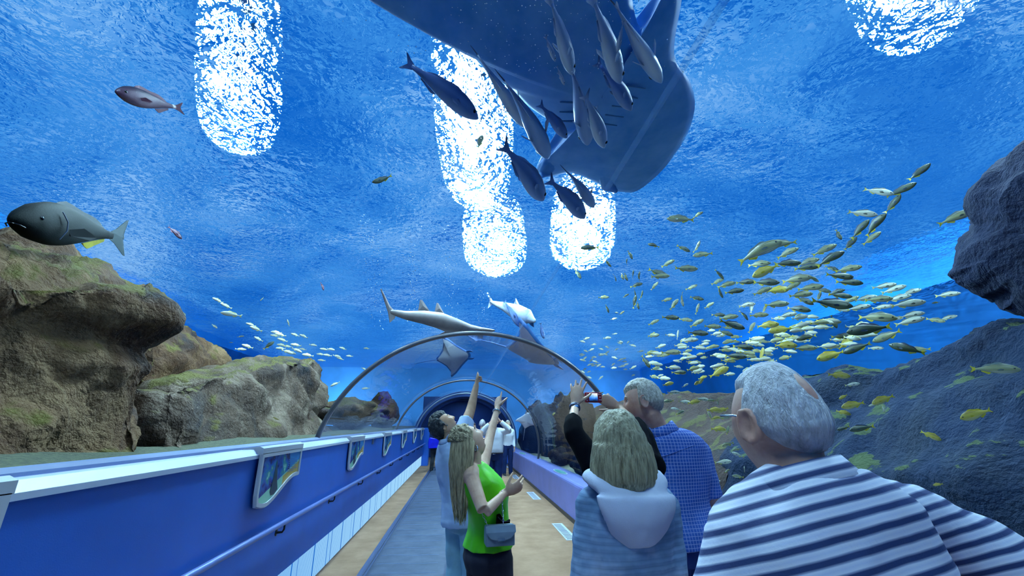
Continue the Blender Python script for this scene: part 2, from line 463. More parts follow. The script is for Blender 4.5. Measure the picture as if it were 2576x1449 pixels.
# handrail
hr = thing('handrail', 'long blue-grey handrail on brackets along the left wall', 'handrail', (-1.44, 0, .86))
M_rail = mat_plain('blue_grey_rail', (120,140,205), .28, .3)
b = MB(); b.tube([(0, Y0, 0), (0, 18.9, 0)], [.021, .021], 16); b.build('rail', M_rail, hr, True)
for k in range(16):
    y = -1.9 + 1.5*k + .0
    yb = y + .1
    b = MB()
    b.tube([(0, yb, -.018), (0, yb, -.055), (-.012, yb, -.075), (-.058, yb, -.078)], [.008, .008, .008, .010], 8)
    b.tube([(-.056, yb, -.078), (-.060, yb, -.078)], [.026, .026], 14, round_ends=False)
    b.build('bracket', M_black, hr, True)
# information panels
M_frame = mat_plain('panel_frame', (196,200,212), .3)
def _picture():
    t = NT('reef_picture'); v = t.coord()
    sx = t.n('ShaderNodeSeparateXYZ'); t.l(v, sx.inputs[0])
    Y = sx.outputs['Y']; Z = sx.outputs['Z']
    nn = t.noise(v, 9, 4, .6)
    left = t.ramp(nn, [(.36, lin((14,34,110))), (.5, lin((30,96,190))), (.62, lin((50,140,140))), (.72, lin((150,225,215)))])
    right = t.ramp(Z, [(0.0, lin((60,150,225))), (.3, lin((120,205,250)))])
    s = t.math('ADD', Y, t.math('MULTIPLY', Z, .35))
    f = t.math('GREATER_THAN', t.math('ADD', s, t.math('MULTIPLY', nn, .06)), .15)
    c = t.mix(f, left, right)
    low = t.math('LESS_THAN', t.math('ADD', Z, t.math('MULTIPLY', Y, -.30)), -.215)
    c = t.mix(low, c, lin((150,215,190)))
    sand = t.math('LESS_THAN', t.math('SUBTRACT', Z, t.math('MULTIPLY', Y, .28)), -.225)
    sand = t.math('MULTIPLY', sand, t.math('GREATER_THAN', Y, .05))
    c = t.mix(sand, c, lin((196,170,90)))
    t.bsdf(c, .25); return t.m
M_pic = _picture()
M_ink = mat_plain('print_ink', (40,90,160), .5)
M_fishink = mat_plain('dark_fish_print', (16,52,70), .4)
def outline(s, n=14):
    """panel outline in (y, z): straight top, deep belly at the near end, rising in an S to the far end"""
    W, T = .425*s, .0
    pts = [(-W, T), (W, T), (W*.99, -.235*s)]
    for i in range(n+1):
        u = i/n
        pts.append((W*.93 - u*W*1.45, -.245*s - (.16*s)*(0.5-0.5*cos(pi*u)) + .02*s*sin(pi*u)))
    for i in range(1, 6):
        u = i/5
        pts.append((W*(-.52) - u*W*.42, (-.405 + .03*u*u)*s))
    pts.append((-W*.99, -.30*s))
    return pts
def inset(P, d):
    n = len(P); o = []
    A = sum(P[i][0]*P[(i+1)%n][1]-P[(i+1)%n][0]*P[i][1] for i in range(n))
    sg = 1 if A > 0 else -1
    for i in range(n):
        p0, p, q = Vector((P[i-1][0], P[i-1][1])), Vector((P[i][0], P[i][1])), Vector((P[(i+1)%n][0], P[(i+1)%n][1]))
        e1 = (p-p0).normalized(); e2 = (q-p).normalized()
        n1 = Vector((-e1.y, e1.x))*sg; n2 = Vector((-e2.y, e2.x))*sg
        m = (n1+n2); m = m.normalized() if m.length > .1 else n1
        c = max(.5, m.dot(n1)); o.append(tuple(p + m*(d/c)))
    return o
WORDS = ['nearest of the info panels on the left wall, cut by the photo edge', 'second info panel on the left wall, largest seen whole, with a fish picture',
         'third info panel along the left wall with white curved frame', 'fourth info panel along the left wall with white curved frame', 'fifth info panel along the left wall with white curved frame',
         'sixth info panel along the left wall, near its far end', 'seventh info panel, last before the left wall ends']
for k in range(7):
    yc = 1.30 + 2.72*k
    g = thing('info_panel', WORDS[k], 'information panel', (-1.47, yc, 1.44), 0, 'info panels on the left wall')
    P = outline(1); Q = inset(P, .036)
    b = MB(); n = len(P)
    v = [(0, y, z) for y, z in P] + [(.012, y, z) for y, z in inset(P, .008)] + [(.012, y, z) for y, z in Q] + [(.002, y, z) for y, z in Q] + [(-.012, y, z) for y, z in P]
    f = []
    for i in range(n):
        j = (i+1) % n
        for a in range(3): f.append((a*n+i, a*n+j, (a+1)*n+j, (a+1)*n+i))
        f.append((4*n+i, 4*n+j, j, i))
    b.add(v, f)
    b.box((-.14, -.425, -.012), (.012, .425, .03)); b.prism([(-.14,-.425,.03),(-.02,-.425,.045),(.012,-.425,.03)], (0,.85,0))
    b.build('frame', M_frame, g)
    b = MB(); b.add([(.004, y, z) for y, z in Q], [tuple(range(n))]); pic = b.build('picture', M_pic, g)
    # a printed fish silhouette and lines of small print
    b = MB(); fy = [(-.18,-.30),(-.15,-.22),(-.13,-.12),(-.115,-.07),(-.10,-.12),(-.06,-.24),(-.03,-.30),(-.09,-.33),(-.15,-.33)]
    b.add([(.006, y, z) for y, z in fy], [tuple(range(len(fy)))]); b.build('fish_print', M_fishink, pic)
    b = MB()
    for r_ in range(7):
        z = -.085 - .016*r_; w = (.17, .20, .19, .21, .18, .20, .12)[r_]
        y = .13
        while y < .13 + w:
            q = .012 + .02*rng.random(); b.add([(.006, y, z), (.006, y+q, z), (.006, y+q, z-.006), (.006, y, z-.006)], [(0,1,2,3)]); y += q + .006
    b.build('small_print', M_ink, pic)
# small steel socket plate on the left wall
b = MB(); b.box((-1.5, 7.95, 1.31), (-1.492, 8.10, 1.40)); b.box((-1.492, 7.98, 1.33), (-1.488, 8.07, 1.38))
tag(b.build('wall_plate', M_steel), 'small steel plate on the left wall between two info panels', 'socket plate')
# moving walkway with a padded grey cover
def _belt():
    t = NT('grey_walkway_rubber'); v = t.coord()
    a = t.noise(v, 5, 4, .6); f = t.noise(v, 120, 2)
    c = t.ramp(a, [(.3, lin((60,68,86))), (.7, lin((90,98,116)))])
    t.bsdf(c, .42, 0, t.bump(f, .15, .004), .5); return t.m
M_belt = _belt()
wk = thing('moving_walkway', 'long grey rubber covered walkway lying along the left side of the floor', 'walkway', (0, 0, 0))
prof = [(-1.0,.004),(-.99,.045),(-.92,.052),(-.75,.056),(-.5,.06),(-.3,.062),(-.2,.064),(-.145,.060),(-.12,.066),(-.08,.088),(-.03,.094),(.02,.082),(.05,.05),(.055,.012),(.05,.002)]
ys = [1.0 + .05*i for i in range(int(16.6/.05))]
rings = []
for y in ys:
    ph = (y % .34)/.34; g = exp(-((ph-.5)/.045)**2)
    rg = []
    for (x, z) in prof:
        k = 1 if -.95 < x < -.14 else (.4 if x < .04 else 0)
        wob = .006*fbm((x*3, y*2.3, 1)) if x > -.95 and z > .02 else 0
        lump = .012*fbm((x*6, y*5, 4)) if x > -.15 and z > .03 else 0
        rg.append((x + (.02*sin(y*3.1)+.03*fbm((0, y*1.7, 3)) if x > -.1 else 0), y - .10*sin(max(0, min(1, (x+1)/.95))*pi/2)*0, max(.001, z + wob + lump + k*.003*g)))
    rings.append(rg)
b = MB(); b.loft(rings, True, True, closed=False); b.build('padded_cover', M_belt, wk, True)
b = MB()
for k in range(48):
    y = 1.17 + .34*k
    pts = [(-.94 + .09*i, y - .05*(i/8)**2, .066 + .004*sin(i)) for i in range(9)]
    b.tube(pts, [.0018]*9, 5)
b.build('weld_seam', mat_plain('pale_seam', (150,172,210), .3), wk, True)
b = MB(); b.box((-1.10, .5, 0), (-1.0, 17.7, .032)); b.build('edge_plate', mat_plain('grey_edge_plate', (95,108,140), .35, .4), wk)
b = MB(); b.box((-1.035, .5, .032), (-1.02, 17.7, .05)); b.build('edge_rail', M_steel, wk)
b = MB(); b.box((-1.10, 17.65, 0), (.08, 18.1, .055)); b.build('end_plate', M_darksteel, wk)
# floor plates along the right wall
M_plate = mat_plain('white_floor_plate', (196,205,225), .5)
FL = ['nearest pale slotted floor plate by the right wall', 'second pale slotted floor plate from the viewer by the right wall', 'third pale slotted floor plate by the right wall', 'fourth pale slotted floor plate, farthest by the right wall']
for k, (x, y) in enumerate(((1.70, 7.55), (1.78, 11.1), (1.80, 14.9), (1.82, 18.4))):
    g = thing('floor_plate', FL[k], 'floor plate', (x, y, 0), 0, 'floor plates by the right wall')
    b = MB(); b.box((-.09, -.55, 0), (.09, .55, .006)); b.build('plate', M_plate, g)
    b = MB()
    for q in range(12): b.box((-.07, -.5 + .085*q, .006), (.05, -.47 + .085*q, .0075))
    b.build('slots', M_darksteel, g)
# flat oval plaques on the right ledge
M_teal = NT('teal_print'); vv = M_teal.coord(); M_teal.bsdf(M_teal.ramp(M_teal.noise(vv, 6, 4), [(.35, lin((40,140,150))), (.6, lin((110,200,190))), (.7, lin((220,235,240)))]), .3); M_teal = M_teal.m
for k, (y, L) in enumerate(((4.6,'reading plaque on the right ledge, hidden part beside the raised arms'), (9.7,'teal oval reading plaque on the right ledge nearest the visitors'), (15.6,'teal oval reading plaque on the right ledge, far along'))):
    if k == 0: continue
    g = thing('reading_plaque', L, 'plaque', (2.14, y, .655), 0, 'reading plaques on the right ledge')
    b = MB(); p = [(.10*cos(2*pi*i/28), .55*sin(2*pi*i/28), 0) for i in range(28)]; b.prism(p, (0, 0, .012)); b.build('base', M_trim, g)
    b = MB(); p = [(.08*cos(2*pi*i/28), .46*sin(2*pi*i/28), .0135) for i in range(28)]; b.add(p, [tuple(range(28))]); b.build('print', M_teal, g)
# ------------------------------------------------------------------ rocks
def _rock(name, dark, mid, algae, light, sc=1.0, av=.5, spec=.15):
    t = NT(name); v = t.coord((sc, sc, sc))
    a = t.noise(v, 1.1, 6, .62, .6); g = t.noise(v, 3.2, 5, .6, .4); f = t.noise(v, 26, 3, .6); sp = t.noise(v, 55, 2, .5)
    c = t.ramp(a, [(.32, lin(dark)), (.5, lin(mid)), (.68, lin(light))])
    ge = t.n('ShaderNodeNewGeometry'); sx = t.n('ShaderNodeSeparateXYZ'); t.l(ge.outputs['Normal'], sx.inputs[0])
    up = t.math('ADD', t.math('MULTIPLY', sx.outputs['Z'], .5), g)        # algae grows on ledges
    c = t.mix(t.ramp(up, [(av, (0,0,0,1)), (av+.28, (1,1,1,1))]), c, lin(algae))
    c = t.mix(t.ramp(sp, [(.66, (0,0,0,1)), (.74, (1,1,1,1))]), c, lin(light))
    bh = t.math('ADD', t.math('MULTIPLY', g, 1.0), t.math('MULTIPLY', f, .3))
    t.bsdf(c, .85, 0, t.bump(bh, 1.0, .10), spec); return t.m
M_rockA = _rock('mossy_brown_rock', (18,18,26), (82,56,38), (92,82,36), (138,108,78), 1.0, .86)
M_rockB = _rock('grey_slate_rock', (28,28,34), (90,72,60), (98,90,48), (150,130,114), 1.0, .90)
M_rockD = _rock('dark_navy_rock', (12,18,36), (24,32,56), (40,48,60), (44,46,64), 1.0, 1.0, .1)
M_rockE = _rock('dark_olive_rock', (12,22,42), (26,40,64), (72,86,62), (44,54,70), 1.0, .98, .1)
M_rockF = _rock('brown_rock', (30,26,30), (66,54,52), (86,84,54), (84,68,62), 1.0, .95)

def cells(p, s, seed=0):
    """blocky displacement: distance-driven facets"""
    d, pts = noise.voronoi(Vector(p)*s + Vector((seed, seed*1.7, seed*.3)))
    return d[1] - d[0]
def rock_sheet(rows, sub=7, amp=.16, fac=.10, seed=0):
    """rows of control points -> fine sheet, roughened; last/first rows are closed by construction"""
    R_ = [[Vector(p) for p in r] for r in rows]
    def interp(seq, u):
        n = len(seq)-1; x = min(max(u, 0), 1)*n; i = min(int(x), n-1); f = x-i
        f = f*f*(3-2*f)*.5 + f*.5
        return seq[i]*(1-f) + seq[i+1]*f
    nu = (len(R_)-1)*sub; nv = (len(R_[0])-1)*sub
    mid = [[interp(r, j/nv) for j in range(nv+1)] for r in R_]
    G = [[interp([m[j] for m in mid], i/nu) for j in range(nv+1)] for i in range(nu+1)]
    out = []
    for i in range(nu+1):
        row = []
        for j in range(nv+1):
            p = G[i][j]
            a = G[min(i+1, nu)][j]-G[max(i-1, 0)][j]; c = G[i][min(j+1, nv)]-G[i][max(j-1, 0)]
            n = a.cross(c)
            if n.length < 1e-7: n = Vector((1, 0, .2))
            n.normalize()
            q = p*1.0 + Vector((seed*3.1, seed, 0))
            d = amp*(fbm(q*.9, 5)*1.1 + .5*abs(fbm(q*2.3+Vector((9,1,4)), 4))) + fac*(min(.6, cells((q.x*.9, q.y*.7, q.z*1.5), 1.1, seed)) - .35) + .03*fbm(q*7, 3)
            row.append(p + n*d)
        out.append(row)
    b = MB(); w = nv+1
    b.add([p for r in out for p in r], [(i*w+j, i*w+j+1, (i+1)*w+j+1, (i+1)*w+j) for i in range(nu) for j in range(nv)])
    return b
def rock(name, rows, m, label, group=None, **kw):
    b = rock_sheet(rows, **kw)
    o = b.build(name, m, None, True); tag(o, label, 'rock', group)
    o.data.polygons.foreach_set('use_smooth', [True]*len(o.data.polygons)); return o
X = at_x
# left: foreground mass. each row: foot, face, brow, upper slope, ridge, back
def rowA(pf, pb, pm, pr, xf=-2.32, xb=-2.62, xm=-3.5, xr=-4.6):
    foot = X(*pf, xf); brow = X(*pb, xb); mid = X(*pm, xm); rdg = X(*pr, xr)
    foot.z = min(foot.z, 1.3)
    face = foot.lerp(brow, .5); face.x = (foot.x+brow.x)/2 - .16
    back = Vector((rdg.x-1.6, rdg.y+.5, rdg.z-.3)); bb = Vector((back.x-.8, back.y+.2, 1.0))
    return [foot, face, brow, mid, rdg, back, bb]
rows = [
 [Vector((-2.45,-3,1.2)),Vector((-2.6,-3,2.0)),Vector((-2.75,-3,2.7)),Vector((-3.5,-3,3.1)),Vector((-4.6,-3,3.6)),Vector((-6.2,-2.5,3.3)),Vector((-7,-2.5,1))],
 [Vector((-2.45,.6,1.2)),Vector((-2.6,.6,2.0)),Vector((-2.75,.6,2.55)),Vector((-3.5,.8,3.0)),Vector((-4.6,1.2,3.55)),Vector((-6.2,1.6,3.3)),Vector((-7,1.6,1))],
 rowA((0,1120),(0,715),(0,640),(0,572)),
 rowA((110,1110),(120,725),(130,655),(120,600)),
 rowA((240,1095),(235,722),(260,690),(240,655)),
 rowA((340,1085),(310,785),(350,745),(350,715)),
 rowA((425,1075),(418,805),(432,780),(430,758)),
]
# far end of the block: turns the corner and falls back
e = rows[-1]
rows.append([p + Vector((-.35, .35, -.08)) for p in e])
rows.append([Vector((p.x-1.2, p.y+1.2, max(1.0, p.z-.25))) for p in e])
rock('rock', rows, M_rockA, 'largest mossy rock at left, its overhanging brow above the ledge', 'rocks on the left side of the tank', sub=14, amp=.13, fac=.34, seed=2)
def rowB(pf, pb, pr, xf, xb, xr, drop=.35):
    foot = X(*pf, xf); brow = X(*pb, xb); rdg = X(*pr, xr)
    foot.z = min(foot.z, 1.3)
    face = foot.lerp(brow, .5)
    back = Vector((rdg.x-1.0, rdg.y+.3, rdg.z-drop)); bb = Vector((back.x-.6, back.y+.2, 1.0))
    return [foot, face, brow, rdg, back, bb]
# slope running down from the big rock
rows = [rowB((330,1075),(340,800),(330,720),-3.9,-4.4,-5.2), rowB((395,1075),(395,825),(390,755),-3.6,-4.2,-4.9), rowB((440,1060),(450,850),(440,798),-3.6,-4.3,-4.9), rowB((500,1050),(510,890),(500,845),-3.8,-4.4,-5.0),
        rowB((560,1045),(560,915),(560,880),-3.9,-4.5,-5.1), rowB((620,1040),(610,935),(610,912),-4.0,-4.6,-5.2), rowB((690,1040),(680,985),(680,965),-4.2,-4.8,-5.4)]
rock('rock', rows, M_rockA, 'sloping mossy rock behind the largest one, falling towards the slab', 'rocks on the left side of the tank', sub=12, amp=.12, fac=.30, seed=5)
# slab
r0 = rowB((392,1082),(392,985),(392,965),-2.75,-3.0,-3.4,.1)
rows = [[p + Vector((-1.6, -.1, 0)) for p in r0], r0, rowB((430,1076),(430,985),(430,960),-2.6,-2.9,-3.3,.1), rowB((470,1072),(480,965),(500,945),-2.5,-2.9,-3.6,.1), rowB((560,1068),(570,945),(600,915),-2.5,-3.0,-3.7,.1), rowB((660,1066),(660,925),(690,905),-2.6,-3.1,-3.7,.1),
        rowB((740,1062),(750,905),(765,898),-2.6,-3.1,-3.6,.2), rowB((790,1060),(788,912),(792,900),-2.7,-3.1,-3.6,.3), rowB((815,1058),(800,960),(803,945),-2.8,-3.2,-3.6,.4), rowB((845,1056),(822,1030),(822,1020),-3.0,-3.3,-3.6,.3)]
rock('rock', rows, M_rockB, 'grey slate slab with broken face, middle of the left rocks', 'rocks on the left side of the tank', sub=13, amp=.10, fac=.30, seed=9)
# low rubble in front of the slab and far left rocks
def boulder(px, py, Yd, r, m, label, group, seed, name='rock'):
    c = at_y(px, py, Yd); b = MB(); n1, n2 = 26, 18; rings = []
    for i in range(n2+1):
        th = -pi/2 + pi*min(max(i/n2, .01), .99); rg = []
        for k in range(n1):
            d = Vector((cos(th)*cos(2*pi*k/n1), cos(th)*sin(2*pi*k/n1), sin(th)))
            s = 1 + .35*fbm(d*1.2+Vector((seed, 0, seed)), 4) + .35*(min(.6, cells(d, 1.4, seed))-.3)
            rg.append(Vector((d.x*r[0], d.y*r[1], d.z*r[2]))*s)
        rings.append(rg)
    b.loft(rings)
    o = b.build(name, m, None, True, c); tag(o, label, 'rock', group); return o
g_ = 'rocks on the left side of the tank'
boulder(600, 1062, 7.2, (.55,.7,.22), M_rockA, 'low brown rubble rock at the foot of the slate slab', g_, 3)
boulder(700, 1052, 8.8, (.5,.8,.25), M_rockA, 'second low brown rubble rock, just left of the slab end', g_, 6)
boulder(770, 1045, 10.6, (.5,.9,.3), M_rockF, 'reddish low rock under the broken end of the slab', g_, 8)
boulder(868, 1038, 13.0, (.7,1.1,.42), M_rockB, 'grey rock just past the slab behind the first arched joint', g_, 11)
boulder(925, 1040, 15.5, (.7,1.2,.40), M_rockB, 'grey rock further along the left ledge inside the arch', g_, 14)
boulder(965, 1035, 16.5, (.5,.7,.75), M_rockA, 'upright brown stump of rock at the far end of the left ledge', g_, 17)
# right: overhanging rock
P0 = [(3700,-200),(2800,150),(2700,235),(2620,318),(2560,372),(2500,425),(2452,470),(2438,500),(2450,565),(2418,610),(2402,660),(2388,692),(2425,722),(2470,750),(2500,762),(2512,785),(2560,800),(2800,880),(3700,1250),(3700,500),(3700,-200)]
def poly_rows(P, xs, ins):
    cx = sum(p[0] for p in P)/len(P); cy = sum(p[1] for p in P)/len(P)
    return [[X(p[0]+(cx-p[0])*k, p[1]+(cy-p[1])*k, x) for p in P] for x, k in zip(xs, ins)]
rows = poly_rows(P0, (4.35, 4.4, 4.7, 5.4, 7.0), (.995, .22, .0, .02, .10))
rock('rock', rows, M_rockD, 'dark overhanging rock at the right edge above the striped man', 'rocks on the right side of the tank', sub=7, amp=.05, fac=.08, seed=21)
# right: long dark wall of rock behind the visitors
def rowE(pr, xr, yfoot, xf):
    rdg = X(*pr, xr)
    return [Vector((xf, rdg.y*.96, .3)), Vector((xf+.25, rdg.y*.97, rdg.z*.45+.1)), Vector((xr-.45, rdg.y*.98, rdg.z*.82)), Vector((xr-.12, rdg.y, rdg.z*.97)), rdg, rdg + Vector((1.2, .25, -.1)), rdg + Vector((2.5, .3, -1.8))]
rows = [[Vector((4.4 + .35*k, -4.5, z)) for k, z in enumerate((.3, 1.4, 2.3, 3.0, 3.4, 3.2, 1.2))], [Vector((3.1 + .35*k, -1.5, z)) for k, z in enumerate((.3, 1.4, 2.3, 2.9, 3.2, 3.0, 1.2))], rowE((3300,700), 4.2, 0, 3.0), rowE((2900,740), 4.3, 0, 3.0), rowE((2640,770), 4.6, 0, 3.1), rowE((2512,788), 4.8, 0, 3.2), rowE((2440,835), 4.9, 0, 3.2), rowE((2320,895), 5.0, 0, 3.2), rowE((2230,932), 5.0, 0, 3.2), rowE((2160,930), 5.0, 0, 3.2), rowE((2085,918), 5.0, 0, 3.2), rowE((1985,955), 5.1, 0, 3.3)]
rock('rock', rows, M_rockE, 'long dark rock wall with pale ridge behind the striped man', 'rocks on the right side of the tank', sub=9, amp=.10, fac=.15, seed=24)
rows = [rowE((2010,985), 4.8, 0, 3.2), rowE((1900,985), 5.0, 0, 3.2), rowE((1800,990), 5.2, 0, 3.2), rowE((1700,985), 5.2, 0, 3.2), rowE((1640,1000), 5.2, 0, 3.2), rowE((1575,1005), 5.2, 0, 3.2), rowE((1500,1020), 4.9, 0, 3.2), rowE((1462,1060), 4.6, 0, 3.3)]
rock('rock', rows, M_rockF, 'brown rock wall behind the man in the plaid shirt', 'rocks on the right side of the tank', sub=8, amp=.08, fac=.10, seed=27)
g_ = 'reef rocks beyond the right glass'
boulder(1440, 1090, 12.5, (.55,.8,1.3), M_rockF, 'tall brown reef rock seen through the right glass left of the raised arms', g_, 31)
boulder(1400, 1095, 15.5, (.7,1.0,1.25), M_rockE, 'dark reef rock among yellow fish beyond the right glass', g_, 33)
boulder(1352, 1095, 17.6, (.7,.9,1.2), M_rockE, 'farthest dark reef rock with weed beyond the right glass', g_, 36)
boulder(1462, 1165, 9.6, (.22,.3,.22), M_rockD, 'small dark boulder on the sand by the right glass', g_, 38)
boulder(1405, 1150, 12.0, (.25,.4,.25), M_rockF, 'small brown boulder on the sand further along the right glass', g_, 39)
# weed growing on the reef
def _weed():
    t = NT('olive_weed'); v = t.coord(); t.bsdf(t.ramp(t.noise(v, 8, 3), [(.3, lin((60,78,40))), (.7, lin((140,150,70)))]), .7); return t.m
M_weed = _weed()
for k, (px, py, Y, h, lab) in enumerate(((1425,1120,13.6,1.5,'tall olive weed beside the brown reef rock'), (1385,1110,16.2,1.5,'olive weed clump among the yellow fish'), (1340,1105,17.5,1.3,'olive weed clump left of the pale ray'), (1322,1108,18.0,1.3,'farthest olive weed near the dark tunnel mouth'), (1475,1170,9.9,.5,'short frilly weed on the sand by the right glass'))):
    base = at_y(px, py, Y); base.z = .55; base.x = max(base.x, 3.1)
    g = thing('seaweed', lab, 'seaweed', base, 0, 'weeds beyond the right glass')
    rr = random.Random(k)
    b = MB()
    for q in range(16):
        a = rr.random()*2*pi; L = h*(.6+.5*rr.random()); x0, y0 = .25*rr.random()*cos(a), .25*rr.random()*sin(a)
        pts, rad = [], []
        for i in range(9):
            u = i/8; pts.append((x0 + .35*u*cos(a) + .06*sin(6*u+a), y0 + .35*u*sin(a), L*u)); rad.append((.05*sin(pi*(.08+.9*u))+.004, .006))
        b.tube(pts, rad, 6, round_ends=False)
    b.build('fronds', M_weed, g, True)
    b = MB(); b.ell((0,0,.02), (.12,.12,.06)); b.build('holdfast', M_rockD, g, True)
# ------------------------------------------------------------------ fish
def _fishmat(name, back, side, belly, stripe=None, rough=.38, spec=.4):
    t = NT(name); v = t.coord(which='Generated'); sx = t.n('ShaderNodeSeparateXYZ'); t.l(v, sx.inputs[0])
    z = sx.outputs['Z']
    c = t.ramp(t.math('ADD', z, t.math('MULTIPLY', t.noise(v, 6, 3), .08)), [(.12, lin(belly)), (.42, lin(side)), (.62, lin(side)), (.88, lin(back))])
    if stripe:
        q = t.math('PINGPONG', z, .07); q = t.math('LESS_THAN', q, .022)
        c = t.mix(t.math('MULTIPLY', q, .7), c, lin(stripe))
    sc = t.noise(v, 60, 2)
    t.bsdf(c, rough, .0, t.bump(sc, .15, .01), spec); return t.m
M_grunt = _fishmat('olive_grunt_skin', (70,88,92), (150,158,130), (215,220,205), (190,180,70))
M_gruntd = _fishmat('dark_grunt_skin', (24,38,46), (56,74,68), (110,120,96), (110,112,50))
M_gruntp = _fishmat('pale_grunt_skin', (150,166,166), (228,234,224), (248,250,246), (215,205,110))
M_gold = _fishmat('golden_fish_skin', (120,110,50), (200,190,90), (235,230,170), (225,190,50))
M_jack = _fishmat('grey_jack_skin', (84,110,165), (140,165,205), (215,225,238))
M_jackd = _fishmat('dark_jack_skin', (60,84,140), (96,124,180), (140,168,212))
M_group = _fishmat('dark_grouper_skin', (1,2,2), (4,8,10), (10,16,18), None, .7, .06)
M_red = _fishmat('red_brown_fish_skin', (40,22,40), (92,56,80), (130,96,110))
M_yfin = mat_plain('yellow_fin', (205,190,40), .5, nscale=20, namt=.2)
M_gfin = mat_plain('grey_fin', (120,135,130), .5, nscale=20, namt=.2)
M_dfin = mat_plain('dark_fin', (40,58,86), .5, nscale=20, namt=.2)
M_pfin = mat_plain('pale_yellow_fin', (225,220,130), .5, nscale=20, namt=.2)
M_eye = mat_plain('fish_eye', (8,8,12), .15)
def bendy(x, bend): return bend*.5*(max(0, .25-x))**2
def fish_parts(depth=.30, thick=.15, fork=.6, bend=0.0, dorsal=.07, tail=.15, nose=.5, seg=16, eye=.022):
    """meshes of a fish one unit long, nose at x = .5, tail tip at x = -.5, back up (+z)"""
    bx = -.5 + tail*.75                       # where the body meets the tail fin
    N = 18; rings = []
    HP = [(0,.10),(.03,.30),(.08,.52),(.16,.78),(.28,.97),(.38,1),(.5,.93),(.65,.70),(.8,.42),(.92,.24),(1,.19)]
    WP = [(0,.12),(.05,.5),(.15,.85),(.3,1),(.5,.85),(.7,.5),(.85,.25),(1,.1)]
    def tab(T, u):
        for (a, va), (c, vc) in zip(T, T[1:]):
            if u <= c: return va + (vc-va)*(u-a)/(c-a)
        return T[-1][1]
    for i in range(N+1):
        u = (i/N)**1.25; x = .5 - (.5-bx)*u
        h = depth/2*tab(HP, u); w = thick/2*tab(WP, u); zc = .010*sin(pi*u)
        rings.append([(x, w*cos(a) + bendy(x, bend), zc + h*(sin(a) if sin(a) > 0 else sin(a)*.95)) for a in [2*pi*k/seg for k in range(seg)]])
    body = MB(); body.loft(rings)
    def blade(poly, th=.006):
        b = MB(); n = len(poly); v = []
        cx = sum(p[0] for p in poly)/n; cz = sum(p[1] for p in poly)/n
        for s in (-1, 1): v += [(x, bendy(x, bend)+s*th*.25, z) for x, z in poly]
        v += [(cx, bendy(cx, bend)-th, cz), (cx, bendy(cx, bend)+th, cz)]
        f = []
        for i in range(n):
            j = (i+1) % n; f += [(i, j, n+j, n+i), (j, i, 2*n), (n+i, n+j, 2*n+1)]
        b.add(v, f); return b
    T = tail
    tl = blade([(bx+.02, .028), (bx-.03, .05), (-.5+.02, .5*T*1.25), (-.5, .5*T*1.3), (-.5+T*.42*fork+.01, .02), (-.5+T*.45*fork, 0), (-.5+T*.42*fork+.01, -.02), (-.5, -.5*T*1.3), (-.5+.02, -.5*T*1.25), (bx-.03, -.05), (bx+.02, -.028)])
    d2 = depth/2
    def hz(x): return depth/2*tab(HP, (.5-x)/(.5-bx))
    def fin(x0, x1, sg, shape):
        n = 9; lo = [(x0+(x1-x0)*i/n, sg*hz(x0+(x1-x0)*i/n)*.90) for i in range(n+1)]
        hi = [(x0+(x1-x0)*i/n - .02*shape(i/n)/max(dorsal, .01)*dorsal*3, sg*(hz(x0+(x1-x0)*i/n)*.97 + shape(i/n))) for i in range(n+1)]
        return strip(lo, hi)
    def strip(lo, hi, th=.005):
        b = MB(); n = len(lo); v = []
        for s_ in (-1, 1): v += [(x, bendy(x, bend)+s_*th, z) for x, z in lo] + [(x, bendy(x, bend)+s_*th*.3, z) for x, z in hi]
        f = []
        for i in range(n-1):
            f += [(i, i+1, n+i+1, n+i), (2*n+i, 3*n+i, 3*n+i+1, 2*n+i+1), (n+i, n+i+1, 3*n+i+1, 3*n+i), (i, 2*n+i, 2*n+i+1, i+1)]
        f += [(0, n, 3*n, 2*n), (n-1, 3*n-1, 4*n-1, 2*n-1)]
        b.add(v, f); return b
    ds = fin(.22, -.27, 1, lambda u: dorsal*(min(1, u*5)*(1-.55*u) if u < .55 else (.70-.25*(u-.55)+.25*sin(pi*(u-.55)/.45))*min(1, (1-u)*7)))
    an = fin(-.07, -.27, -1, lambda u: dorsal*1.1*min(1, u*4)*(1-.7*u))
    pc, ey = [], []
    for s in (-1, 1):
        p = [(.20, s*thick*.44, -.01), (.13, s*(thick*.5+.03), .01), (.05, s*(thick*.5+.055), -.035), (.08, s*(thick*.5+.04), -.055), (.17, s*thick*.46, -.045)]
        q = MB(); n = len(p); q.add(p + [(x, y-s*.006, z) for x, y, z in p], [tuple(range(n)), tuple(range(2*n-1, n-1, -1))] + [(i, (i+1) % n, n+(i+1) % n, n+i) for i in range(n)])
        pc.append(q); q = MB(); q.ell((.385, s*thick*.36, .028), (eye, eye*.55, eye), None, 10, 7); ey.append(q)
    return body, tl, ds, an, pc, ey
def heading_matrix(h, upref=Vector((0, 0, 1)), roll=0):
    x = Vector(h).normalized()
    y = upref.cross(x)
    y = y.normalized() if y.length > 1e-3 else Vector((0, 1, 0))
    z = x.cross(y)
    return (Matrix((x, y, z)).transposed() @ Matrix.Rotation(roll, 3, 'X')).to_4x4()
PROTO = {}
